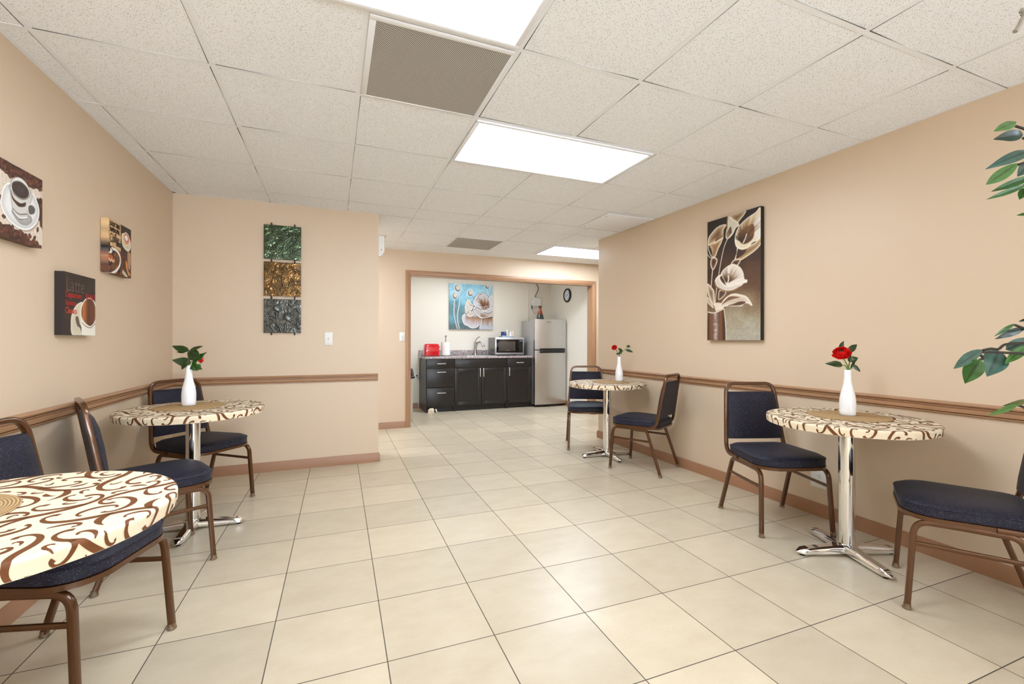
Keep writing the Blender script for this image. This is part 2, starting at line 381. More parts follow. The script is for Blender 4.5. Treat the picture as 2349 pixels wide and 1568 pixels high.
# ceiling: slab, T-bars, edge angles and dark strips painting the shadow gaps beside the bars
GX = [.1144 + .6096 * k for k in range(-5, 11)]
GY = [1.7262 + .6096 * k for k in range(-11, 5)] + [4.487, 5.06, 5.66]
mb = MB(); mb.box(-3.2, 6.2, -5.12, 8.0, ZC, ZC + .08)
B = .012; zb = ZC - .0009
random.seed(5)
def inside_x(x, y): return (x > XL + .02 and x < xr(y) - .02) if y < YB else (-2.6 < x < 5.4)
for x in GX:
    y1 = YK if x > .42 and x < 2.95 else YB
    if XL + .05 < x < 2.93: mb.box(x - B, x + B, -5.0, y1, zb, ZC + .001, mat=1)
    elif -2.6 < x < 5.4: mb.box(x - B, x + B, 4.62 if x > 3 else YB + .32, YK, zb, ZC + .001, mat=1)
for y in GY:
    if y < YB: mb.box(XL, xr(y), y - B, y + B, zb - .0003, ZC + .001, mat=1)
    else: mb.box(-2.6 if y > 4.8 else .41, 5.4 if y > 4.8 else xr(4.5), y - B, y + B, zb - .0003, ZC + .001, mat=1)
for (x0, x1, y0, y1) in ((XL, XL + .022, -5.0, YB), (XL, .41, YB - .022, YB), (-2.6, 5.4, YK - .022, YK)): mb.box(x0, x1, y0, y1, zb - .0004, ZC + .001, mat=1)
mb.prism([(xr(-5.0) - .022, -5.0), (xr(-5.0), -5.0), (xr(4.6), 4.6), (xr(4.6) - .022, 4.6)], zb - .0004, ZC + .001, mat=1)
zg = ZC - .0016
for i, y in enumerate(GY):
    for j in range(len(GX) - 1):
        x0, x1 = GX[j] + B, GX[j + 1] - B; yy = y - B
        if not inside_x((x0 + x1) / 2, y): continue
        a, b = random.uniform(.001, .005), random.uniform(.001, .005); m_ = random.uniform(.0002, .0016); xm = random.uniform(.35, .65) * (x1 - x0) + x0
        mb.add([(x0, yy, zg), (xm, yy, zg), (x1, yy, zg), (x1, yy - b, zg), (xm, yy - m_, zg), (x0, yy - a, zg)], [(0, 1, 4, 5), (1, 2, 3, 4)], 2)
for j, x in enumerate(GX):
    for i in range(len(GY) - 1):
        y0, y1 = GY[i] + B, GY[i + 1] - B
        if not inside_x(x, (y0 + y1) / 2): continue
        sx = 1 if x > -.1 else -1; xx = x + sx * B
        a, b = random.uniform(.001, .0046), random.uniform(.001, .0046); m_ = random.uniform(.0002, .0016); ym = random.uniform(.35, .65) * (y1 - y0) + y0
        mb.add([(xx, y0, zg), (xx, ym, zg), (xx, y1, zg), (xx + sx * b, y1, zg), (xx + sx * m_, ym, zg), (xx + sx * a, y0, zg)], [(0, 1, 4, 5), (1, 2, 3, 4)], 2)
struct(mb.build('ceiling', ['ceiling_tile', 'ceiling_metal', 'gap_shade'], smooth=0))

def troffer(kind, x0, x1, y0, y1, label, group='fluorescent panels in the ceiling'):
    cx, cy = (x0 + x1) / 2, (y0 + y1) / 2; hx, hy = (x1 - x0) / 2 - .012, (y1 - y0) / 2 - .012
    t = thing('ceiling_light', label, 'ceiling light', (cx, cy, ZC), 0, group); mb = MB(); f = .022
    for a in ((-hx, hx, -hy, -hy + f), (-hx, hx, hy - f, hy), (-hx, -hx + f, -hy + f, hy - f), (hx - f, hx, -hy + f, hy - f)): mb.box(a[0], a[1], a[2], a[3], -.012, -.001, .003)
    mb.build('frame', 'ceiling_metal', t, 30)
    MB().box(-hx + f, hx - f, -hy + f, hy - f, -.006, -.002).build('diffuser', 'lamp_' + kind, t, 0)
    MB().box(.05, .065, -hy + .004, -hy + .016, -.016, -.011, .002).build('latch', 'ceiling_metal', t, 30)
gx = lambda k: .1144 + .6096 * k
gy = lambda k: 1.7262 + .6096 * k
troffer('dining', gx(-1), gx(1), gy(-1), gy(0), 'large lit ceiling panel cut off by the top edge, beside the perforated vent')
troffer('dining', gx(1), gx(3), gy(1), gy(2), 'lit ceiling panel wholly in view, in the middle of the dining room ceiling')
troffer('hall', 2.5528 + .05, 3.83, 5.06, 5.66, 'lit ceiling panel in the hall, partly hidden by the right wall end')
troffer('hall', -1.1, .1144, 5.06, 5.66, 'lit ceiling panel of the hall, behind the wall with the metal tiles')
troffer('added_rear', gx(1), gx(3), gy(-5), gy(-4), 'unseen ceiling panel added as fill behind the viewer, on the right')
troffer('added_rear', gx(-1), gx(1), gy(-7), gy(-6), 'unseen ceiling panel added as fill behind the viewer, farthest from the kitchen')
troffer('kitchen', 1.35, 2.57, 6.4, 7.0, 'lit ceiling panel of the kitchen, above the dark cabinets')

def vent(x0, x1, y0, y1, mat, label, frame=.03):
    cx, cy = (x0 + x1) / 2, (y0 + y1) / 2; hx, hy = (x1 - x0) / 2 - .012, (y1 - y0) / 2 - .012
    t = thing('ceiling_vent', label, 'vent', (cx, cy, ZC)); mb = MB(); f = frame
    for a in ((-hx, hx, -hy, -hy + f), (-hx, hx, hy - f * .3, hy), (-hx, -hx + f, -hy + f, hy - f * .3), (hx - f * .3, hx, -hy + f, hy - f * .3)): mb.box(a[0], a[1], a[2], a[3], -.008, -.001, .002)
    mb.build('frame', 'ceiling_metal', t, 30); MB().box(-hx + f, hx - f * .3, -hy + f, hy - f * .3, -.006, -.002).build('grille', mat, t, 0)
vent(gx(0), gx(1), gy(0), gy(1), 'vent_perforated', 'large grey perforated ceiling vent between the two dining room light panels', .026)
vent(1.3336, 1.9432, 5.06, 5.66, 'vent_fine', 'grey square ceiling vent in the hall in front of the kitchen opening', .012)
t = thing('ceiling_diffuser', 'white flat ceiling air diffuser beside the top of the right wall', 'vent', (2.69, 3.86, ZC))
MB().box(-.265, .265, -.27, .27, -.012, -.002, .004).build('plate', 'ceiling_metal', t, 30)
mb = MB()
for i in range(26): mb.box(-.25 + i * .0195, -.25 + i * .0195 + .011, .272, .286, -.008, -.001)
mb.build('slot', 'gap_shade', t, 0)
for y in (-.2, .2): MB().ball((-.24, y, -.013), .006, 8).build('screw', 'brushed_nickel', t)

TRACE = json.loads('''{"calla":{"A":[[0.015,0.812],[0.03,0.865],[0.098,0.901],[0.175,0.927],[0.269,0.94],[0.375,0.935],[0.352,0.915],[0.325,0.899],[0.32,0.858],[0.311,0.825],[0.251,0.827],[0.166,0.817],[0.05,0.807]],"A2":[[0.05,0.807],[0.166,0.813],[0.297,0.83],[0.279,0.794],[0.223,0.754],[0.166,0.698],[0.128,0.697],[0.089,0.766]],"A4":[[0.015,0.812],[0.025,0.768],[0.07,0.717],[0.123,0.692]],"A5":[[-0.001,0.731],[0.041,0.704],[0.109,0.687]],"A3":[[0.099,0.688],[0.157,0.687],[0.205,0.662],[0.167,0.617],[0.119,0.59],[0.08,0.62],[0.07,0.659]],"Ast":[[0.109,0.59],[0.1,0.546],[0.1,0.558],[0.091,0.503],[0.081,0.452]],"B":[[0.411,1.002],[0.451,0.982],[0.513,0.956],[0.591,0.928],[0.621,0.899],[0.565,0.89],[0.504,0.846],[0.411,0.818],[0.379,0.844],[0.397,0.902],[0.415,0.949]],"B2":[[0.451,0.998],[0.522,1.001],[0.734,1.0],[0.709,0.971],[0.642,0.943],[0.591,0.924],[0.522,0.947],[0.486,0.974]],"Bd":[[0.424,0.884],[0.469,0.909],[0.487,0.862],[0.46,0.847],[0.411,0.826],[0.389,0.851]],"Bst":[[0.411,0.818],[0.343,0.758],[0.279,0.643],[0.235,0.537],[0.233,0.534],[0.214,0.476],[0.19,0.419],[0.166,0.322],[0.158,0.267]],"C":[[1.0,0.976],[0.912,0.959],[0.743,0.928],[0.625,0.887],[0.565,0.832],[0.557,0.778],[0.591,0.734],[0.684,0.709],[0.775,0.713],[0.856,0.744],[0.999,0.779]],"Cd":[[0.608,0.827],[0.676,0.856],[0.792,0.879],[0.872,0.88],[0.896,0.846],[0.888,0.797],[0.856,0.765],[0.775,0.745],[0.701,0.745],[0.642,0.769]],"Cl":[[0.873,0.898],[1.0,0.914],[0.999,0.785],[0.92,0.773],[0.896,0.832]],"Csp":[[0.759,0.815],[0.743,0.791],[0.701,0.756]],"C2":[[0.6,0.726],[0.684,0.709],[0.775,0.717],[0.904,0.733],[0.999,0.761],[0.999,0.716],[0.904,0.677],[0.742,0.641],[0.651,0.627],[0.557,0.635],[0.557,0.653],[0.583,0.684]],"C2d":[[0.608,0.718],[0.684,0.704],[0.767,0.71],[0.718,0.672],[0.625,0.648],[0.574,0.648]],"C3":[[0.54,0.636],[0.651,0.627],[0.566,0.576],[0.487,0.597],[0.483,0.612]],"D":[[0.29,0.538],[0.305,0.56],[0.375,0.586],[0.467,0.602],[0.539,0.6],[0.645,0.566],[0.697,0.522],[0.718,0.472],[0.765,0.462],[0.765,0.449],[0.74,0.445],[0.593,0.447],[0.412,0.442],[0.347,0.495]],"Dd":[[0.347,0.542],[0.431,0.551],[0.521,0.53],[0.593,0.499],[0.539,0.461],[0.431,0.441],[0.385,0.462]],"Dsp":[[0.426,0.517],[0.431,0.49],[0.412,0.461]],"D2":[[0.233,0.53],[0.29,0.536],[0.252,0.513],[0.3,0.471],[0.394,0.439],[0.522,0.436],[0.645,0.447],[0.723,0.454],[0.645,0.421],[0.522,0.398],[0.394,0.397],[0.262,0.423],[0.185,0.45],[0.16,0.483],[0.184,0.513]],"D3":[[0.262,0.411],[0.376,0.394],[0.348,0.364],[0.243,0.334],[0.234,0.377]],"E":[[0.244,0.264],[0.338,0.326],[0.449,0.36],[0.549,0.367],[0.645,0.355],[0.748,0.337],[0.815,0.303],[0.856,0.264],[0.798,0.282],[0.731,0.288],[0.671,0.269],[0.593,0.271],[0.504,0.274],[0.394,0.278],[0.32,0.273]],"Ed":[[0.413,0.279],[0.522,0.289],[0.645,0.303],[0.748,0.295],[0.68,0.276],[0.593,0.273],[0.504,0.276]],"Ee":[[0.291,0.29],[0.376,0.329],[0.468,0.351],[0.645,0.336],[0.54,0.329],[0.413,0.316]],"Fl":[[0.005,0.476],[0.076,0.448],[0.136,0.41],[0.146,0.358],[0.151,0.287],[0.077,0.329],[0.016,0.396]],"F2":[[0.006,0.364],[0.057,0.33],[0.127,0.272],[0.077,0.289],[0.006,0.324]],"V":[[0.017,0.239],[0.107,0.229],[0.205,0.234],[0.339,0.257],[0.358,0.195],[0.376,0.103],[0.381,0.0],[-0.004,0.0],[0.002,0.148]],"Vi":[[0.166,0.306],[0.282,0.305],[0.32,0.281],[0.329,0.261],[0.253,0.248],[0.176,0.243]]},"blue":{"buds":[[0.186,0.901],[0.125,0.732],[0.476,0.801],[0.871,0.967]],"s1":[[0.121,0.636],[0.113,0.509],[0.109,0.349],[0.142,0.166],[0.183,0.006]],"s2":[[0.235,0.824],[0.24,0.672],[0.215,0.471],[0.191,0.351],[0.191,0.191],[0.232,0.006]],"s3":[[0.522,0.754],[0.564,0.682]],"s4":[[0.871,0.922],[0.889,0.792]],"s5":[[0.993,0.985],[0.95,0.884],[0.916,0.776]],"P1":[[0.556,0.617],[0.607,0.716],[0.674,0.784],[0.743,0.815],[0.812,0.797],[0.872,0.742],[0.907,0.661],[0.934,0.529],[0.821,0.527],[0.735,0.484],[0.65,0.498],[0.565,0.545]],"P1r":[[0.907,0.693],[0.994,0.762],[1.001,0.49],[0.943,0.497]],"P2":[[0.372,0.346],[0.356,0.467],[0.38,0.58],[0.422,0.662],[0.472,0.631],[0.497,0.567],[0.54,0.536],[0.523,0.47],[0.481,0.405],[0.414,0.347]],"P3":[[0.548,0.422],[0.565,0.48],[0.624,0.497],[0.718,0.467],[0.744,0.443],[0.83,0.428],[0.908,0.471],[1.0,0.49],[1.001,0.307],[0.866,0.272],[0.736,0.254],[0.633,0.294],[0.532,0.373]],"P4":[[0.381,0.346],[0.314,0.305],[0.294,0.232],[0.34,0.112],[0.415,0.08],[0.499,0.031],[0.609,0.04],[0.694,0.106],[0.736,0.197],[0.754,0.238],[0.617,0.277],[0.549,0.3],[0.464,0.283]],"P5":[[0.753,0.246],[0.866,0.256],[1.001,0.291],[1.0,0.0],[0.711,0.002],[0.728,0.114],[0.745,0.197]],"P6":[[0.389,0.338],[0.439,0.404],[0.498,0.389],[0.557,0.333],[0.498,0.283],[0.431,0.29]],"e1":[[0.548,0.414],[0.608,0.342],[0.668,0.286],[0.736,0.254],[0.866,0.272],[1.001,0.307]],"e2":[[0.557,0.439],[0.599,0.488],[0.65,0.498],[0.735,0.451]],"e3":[[0.813,0.395],[0.909,0.38],[1.0,0.432]],"e4":[[0.472,0.615],[0.481,0.567],[0.531,0.536]],"e5":[[0.422,0.533],[0.439,0.436],[0.389,0.354]],"e6":[[0.364,0.475],[0.377,0.354]],"e7":[[0.615,0.676],[0.674,0.776],[0.743,0.815]],"st":[[0.761,0.476],[0.813,0.502],[0.847,0.527],[0.804,0.46],[0.865,0.478],[0.891,0.512]]},"cup":{"top":[[0.008,1.007],[0.109,0.996],[1.003,1.001],[1.005,0.852],[0.842,0.831],[0.712,0.803],[0.613,0.856],[0.479,0.866],[0.326,0.807],[0.204,0.834],[0.11,0.853],[0.009,0.843]],"bot":[[0.011,0.129],[0.115,0.142],[0.297,0.185],[0.4,0.143],[0.546,0.155],[0.63,0.113],[0.747,0.049],[0.865,0.078],[1.0,-0.0],[0.116,-0.052],[0.011,-0.062]],"right":[[0.847,0.676],[1.011,0.712],[1.007,0.259],[0.915,0.426],[0.909,0.613]],"beans":[[0.185,0.259],[0.89,0.252],[0.716,0.126],[0.819,0.119],[0.897,0.037],[0.978,0.396],[0.118,0.483]],"sau":[[0.142,0.491],[0.182,0.621],[0.309,0.725],[0.728,0.737],[0.847,0.676],[0.919,0.54],[0.886,0.389],[0.77,0.262],[0.628,0.196],[0.465,0.187],[0.296,0.236],[0.185,0.322],[0.13,0.421]],"sauin":[[0.332,0.359],[0.408,0.409],[0.665,0.435],[0.768,0.355],[0.655,0.258],[0.49,0.248]],"cup":[[0.309,0.7],[0.728,0.746],[0.732,0.602],[0.663,0.507],[0.667,0.353],[0.598,0.301],[0.489,0.31],[0.396,0.353],[0.351,0.408],[0.31,0.591]],"band":[[0.31,0.642],[0.355,0.572],[0.419,0.534],[0.525,0.525],[0.62,0.565],[0.607,0.507],[0.486,0.468],[0.407,0.495],[0.342,0.543]],"rim":[[0.309,0.667],[0.327,0.766],[0.414,0.845],[0.531,0.868],[0.641,0.831],[0.713,0.758],[0.708,0.684],[0.619,0.609],[0.511,0.582],[0.392,0.602],[0.329,0.631]],"cof":[[0.34,0.678],[0.352,0.75],[0.441,0.8],[0.546,0.813],[0.657,0.774],[0.693,0.715],[0.66,0.65],[0.578,0.604],[0.47,0.595],[0.379,0.624]],"han":[[0.676,0.538],[0.761,0.575],[0.836,0.543],[0.823,0.464],[0.737,0.42],[0.679,0.439]],"l1":[[0.357,0.41],[0.475,0.368],[0.651,0.412]],"l2":[[0.37,0.371],[0.489,0.31],[0.653,0.349]]},"latte":{"sau":[[0.242,0.008],[0.195,0.192],[0.23,0.349],[0.341,0.474],[0.459,0.532],[0.552,0.541],[0.5,0.369],[0.587,0.004]],"cup":[[0.505,0.289],[0.516,0.482],[0.643,0.606],[0.754,0.645],[0.907,0.623],[1.002,0.549],[1.006,0.322],[0.997,-0.0],[0.572,-0.005],[0.531,0.131]],"cof":[[0.523,0.387],[0.555,0.493],[0.645,0.582],[0.756,0.625],[0.891,0.614],[0.982,0.53],[1.002,0.406],[0.983,0.278],[0.887,0.189],[0.787,0.172],[0.653,0.218],[0.552,0.292]],"sp":[[0.338,0.279],[0.412,0.299],[0.465,0.183],[0.515,0.138],[0.579,0.003],[0.539,0.002],[0.485,0.121],[0.39,0.164]],"lip":[[0.542,0.212],[0.673,0.154],[0.84,0.137],[0.997,0.212]],"T":[[0.022,0.851],[0.024,0.948],[0.026,0.665],[0.619,0.732],[0.024,0.567],[0.03,0.455],[0.984,0.748]]},"coffee":{"dark":[[0.517,1.012],[1.011,1.003],[1.007,0.506],[0.517,0.46]],"lowr":[[0.517,0.477],[1.007,0.524],[1.007,-0.004],[0.398,-0.018]],"sau":[[0.557,0.744],[0.599,0.84],[0.832,0.854],[0.966,0.755],[0.977,0.629],[0.876,0.539],[0.724,0.548],[0.599,0.613]],"cup":[[0.65,0.799],[0.724,0.885],[0.854,0.868],[0.921,0.801],[0.899,0.696],[0.767,0.645],[0.682,0.699]],"heart":[[0.682,0.805],[0.767,0.85],[0.854,0.805],[0.81,0.724],[0.724,0.743]],"bowl":[[-0.017,0.523],[0.245,0.531],[0.517,0.486],[0.557,0.363],[0.477,0.136],[0.245,-0.018],[-0.017,-0.006]],"rim":[[0.134,0.461],[0.32,0.452],[0.457,0.39],[0.497,0.285],[0.457,0.176],[0.32,0.066],[0.116,-0.019]],"pot":[[-0.017,0.371],[0.134,0.421],[0.189,0.347],[0.152,0.218],[-0.017,0.154]],"lid":[[-0.017,0.467],[0.134,0.461],[0.134,0.404],[0.044,0.357],[-0.017,0.371]],"knob":[[-0.069,0.505],[0.026,0.523],[0.044,0.462],[-0.017,0.459]],"scoop":[[0.746,0.339],[0.832,0.271],[0.854,0.157],[0.966,0.079],[0.899,0.035],[0.767,0.173]],"plate":[[0.557,0.146],[0.832,0.028],[0.746,0.001],[0.557,0.068]],"bl":[[0.32,0.629],[0.517,0.624],[0.517,0.529],[0.301,0.533]],"T":[[0.044,0.987],[0.035,0.912],[0.018,0.699],[0.477,0.96],[0.493,0.877],[0.417,0.792]],"sack":[[0.832,0.504],[0.989,0.475],[0.943,0.167],[0.854,0.229]]},"t1":[[[0.286,0.615],[0.345,0.546],[0.433,0.512],[0.536,0.528],[0.655,0.622],[0.722,0.678],[0.647,0.696],[0.536,0.686],[0.433,0.694],[0.352,0.695],[0.286,0.656]],[[0.722,0.661],[0.782,0.549],[0.872,0.439]],[[0.752,0.53],[0.67,0.481],[0.61,0.401],[0.595,0.325],[0.64,0.279],[0.677,0.323],[0.64,0.354]],[[0.834,0.344],[0.797,0.333],[0.744,0.396],[0.722,0.31],[0.744,0.212],[0.819,0.134],[0.909,0.107],[0.992,0.113]],[[0.744,0.362],[0.804,0.275],[0.894,0.273],[0.985,0.331]],[[0.163,0.958],[0.17,0.852],[0.214,0.757],[0.25,0.686]],[[0.025,0.65],[0.134,0.651],[0.184,0.606],[0.163,0.555],[0.126,0.576]],[[0.235,0.61],[0.221,0.552],[0.17,0.514],[0.09,0.475],[0.076,0.432]],[[0.09,0.475],[0.184,0.466],[0.243,0.405],[0.286,0.326],[0.316,0.246]],[[0.155,0.348],[0.148,0.266],[0.192,0.22],[0.221,0.271],[0.192,0.31]],[[0.316,0.436],[0.352,0.348],[0.345,0.248]],[[0.462,0.456],[0.389,0.4],[0.352,0.315]],[[0.345,0.215],[0.404,0.228],[0.448,0.289]],[[0.507,0.36],[0.514,0.294],[0.462,0.207],[0.404,0.145]],[[0.36,0.05],[0.433,0.147],[0.507,0.152],[0.536,0.096],[0.521,0.046]],[[0.677,0.107],[0.744,0.087],[0.804,0.032]],[[0.887,0.851],[0.872,0.741],[0.909,0.643],[0.992,0.567]],[[0.909,0.836],[0.947,0.714],[0.992,0.684]],[[0.789,0.8],[0.782,0.699],[0.797,0.617]],[[0.655,0.83],[0.707,0.776],[0.744,0.696]],[[0.389,0.822],[0.477,0.839],[0.536,0.786]],[[0.558,0.838],[0.61,0.834],[0.67,0.898]],[[0.155,0.093],[0.214,0.04],[0.272,0.077],[0.243,0.125]],[[0.433,0.636],[0.536,0.628],[0.64,0.67]]],"t2":[[[0.496,0.688],[0.505,0.531],[0.514,0.389],[0.537,0.271],[0.617,0.21],[0.633,0.074]],[[0.537,0.271],[0.474,0.228],[0.446,0.162]],[[0.125,0.704],[0.173,0.808],[0.242,0.867],[0.326,0.857],[0.34,0.803],[0.298,0.762]],[[0.015,0.775],[0.076,0.763],[0.118,0.704],[0.119,0.603],[0.071,0.522],[0.023,0.457]],[[0.215,0.71],[0.285,0.691],[0.342,0.624],[0.434,0.558],[0.492,0.491]],[[0.231,0.523],[0.3,0.551],[0.357,0.499],[0.414,0.439],[0.5,0.404]],[[0.423,0.894],[0.417,0.839],[0.474,0.788],[0.544,0.809],[0.578,0.897],[0.634,0.971]],[[0.593,0.867],[0.622,0.821],[0.672,0.84]],[[0.699,0.897],[0.794,0.832],[0.868,0.742],[0.993,0.654]],[[0.757,0.854],[0.867,0.782],[0.984,0.733]],[[0.749,0.529],[0.729,0.432],[0.673,0.301],[0.631,0.219]],[[0.666,0.277],[0.745,0.345],[0.81,0.324],[0.834,0.228]],[[0.113,0.313],[0.19,0.325],[0.261,0.233],[0.304,0.14],[0.334,0.022]],[[0.218,0.373],[0.275,0.297],[0.311,0.212],[0.375,0.103],[0.39,0.024]],[[0.017,0.206],[0.107,0.163],[0.157,0.078],[0.178,0.023]],[[0.713,0.086],[0.784,0.17],[0.893,0.199],[0.953,0.128]],[[0.476,0.027],[0.539,0.111],[0.574,0.184]],[[0.497,0.649],[0.553,0.691],[0.61,0.687]],[[0.823,0.421],[0.99,0.462]],[[0.823,0.413],[0.992,0.389]],[[0.823,0.405],[0.993,0.325]],[[0.823,0.421],[0.876,0.335]],[[0.823,0.429],[0.771,0.482]],[[0.881,0.085],[0.938,0.152],[0.983,0.089]]],"t3":[[[0.341,0.669],[0.27,0.778]],[[0.341,0.669],[0.312,0.803]],[[0.341,0.669],[0.367,0.83]],[[0.341,0.669],[0.424,0.817]],[[0.341,0.669],[0.466,0.762]],[[0.341,0.669],[0.474,0.699]],[[0.341,0.669],[0.432,0.641]],[[0.341,0.669],[0.256,0.729]],[[0.639,0.392],[0.525,0.5]],[[0.639,0.392],[0.533,0.412]],[[0.639,0.392],[0.567,0.55]],[[0.639,0.392],[0.609,0.576]],[[0.639,0.392],[0.666,0.618]],[[0.639,0.392],[0.737,0.605]],[[0.639,0.392],[0.801,0.56]],[[0.639,0.392],[0.816,0.496]],[[0.639,0.392],[0.803,0.406]],[[0.639,0.392],[0.739,0.339]],[[0.341,0.653],[0.349,0.477],[0.358,0.317]],[[0.639,0.376],[0.598,0.278],[0.571,0.148],[0.558,0.018]],[[0.197,0.271],[0.288,0.298],[0.372,0.237],[0.444,0.127],[0.459,0.015]],[[0.344,0.316],[0.429,0.239],[0.493,0.129],[0.522,0.025]],[[0.079,0.211],[0.162,0.214],[0.226,0.144],[0.29,0.025]],[[0.209,0.463],[0.139,0.461]],[[0.209,0.463],[0.175,0.398]],[[0.209,0.463],[0.224,0.376]],[[0.209,0.463],[0.314,0.46]],[[0.16,0.517],[0.173,0.63]],[[0.285,0.57],[0.383,0.591]],[[0.997,0.308],[0.925,0.314],[0.897,0.24],[0.941,0.16],[0.999,0.138]],[[0.814,0.713],[0.892,0.717],[0.95,0.63],[0.994,0.559]],[[0.123,0.835],[0.108,0.914],[0.15,0.948]],[[0.311,0.875],[0.282,0.962]],[[0.684,0.965],[0.677,0.86],[0.749,0.799]],[[0.733,0.967],[0.748,0.904]],[[0.911,0.935],[0.827,0.843],[0.792,0.793]],[[0.995,0.454],[0.838,0.432]],[[0.996,0.365],[0.881,0.385]]],"leaves":[[[1.648,0.652,1.134],[1.537,0.665,1.083],0.0267,0],[[1.616,0.644,1.108],[1.604,0.67,1.041],0.0404,1],[[1.716,0.646,1.131],[1.646,0.642,1.061],0.0542,0],[[1.764,0.649,1.133],[1.8,0.602,1.167],0.0318,0],[[1.777,0.611,1.144],[1.677,0.619,1.096],0.0228,2],[[1.87,0.649,1.196],[1.817,0.692,1.163],0.0197,3],[[1.816,0.65,1.207],[1.788,0.682,1.171],0.0108,1],[[1.883,0.644,1.224],[1.882,0.666,1.215],0.0074,3],[[1.801,0.623,0.991],[1.699,0.632,0.98],0.0147,4],[[1.739,0.616,0.984],[1.622,0.631,0.958],0.0144,2],[[1.776,0.633,1.772],[1.676,0.641,1.73],0.0243,2],[[1.75,0.611,1.722],[1.702,0.652,1.717],0.0316,3],[[1.822,0.625,1.694],[1.668,0.655,1.63],0.0306,0],[[1.737,0.617,1.644],[1.616,0.633,1.574],0.0296,2],[[1.801,0.612,1.615],[1.725,0.665,1.579],0.0221,1],[[1.743,0.603,1.58],[1.671,0.654,1.547],0.0147,1],[[1.851,0.635,1.661],[1.778,0.632,1.618],0.0311,0],[[1.759,0.608,1.576],[1.77,0.625,1.55],0.0217,1],[[1.815,0.617,1.515],[1.804,0.643,1.515],0.0089,1]],"twigs":[[[1.815,0.607,1.152],[1.786,0.618,1.152],[1.736,0.639,1.148],[1.716,0.646,1.135],[1.697,0.654,1.136],[1.675,0.663,1.131]],[[1.674,0.642,1.127],[1.651,0.651,1.11],[1.642,0.655,1.106]],[[1.83,0.611,0.963],[1.801,0.623,0.971],[1.779,0.632,0.979]],[[1.888,0.631,1.187],[1.858,0.643,1.193],[1.83,0.655,1.204]],[[1.841,0.607,1.73],[1.808,0.62,1.746],[1.792,0.627,1.753],[1.775,0.634,1.759]],[[1.827,0.602,1.671],[1.793,0.615,1.657],[1.778,0.621,1.651],[1.765,0.627,1.647]],[[1.812,0.597,1.703],[1.786,0.608,1.711],[1.764,0.616,1.716]],[[1.812,0.597,1.601],[1.786,0.607,1.593],[1.764,0.616,1.585]]],"tip":[[1.902,0.636,2.125],[1.867,0.65,2.1],[1.855,0.655,2.077],[1.842,0.66,2.058]]}''')
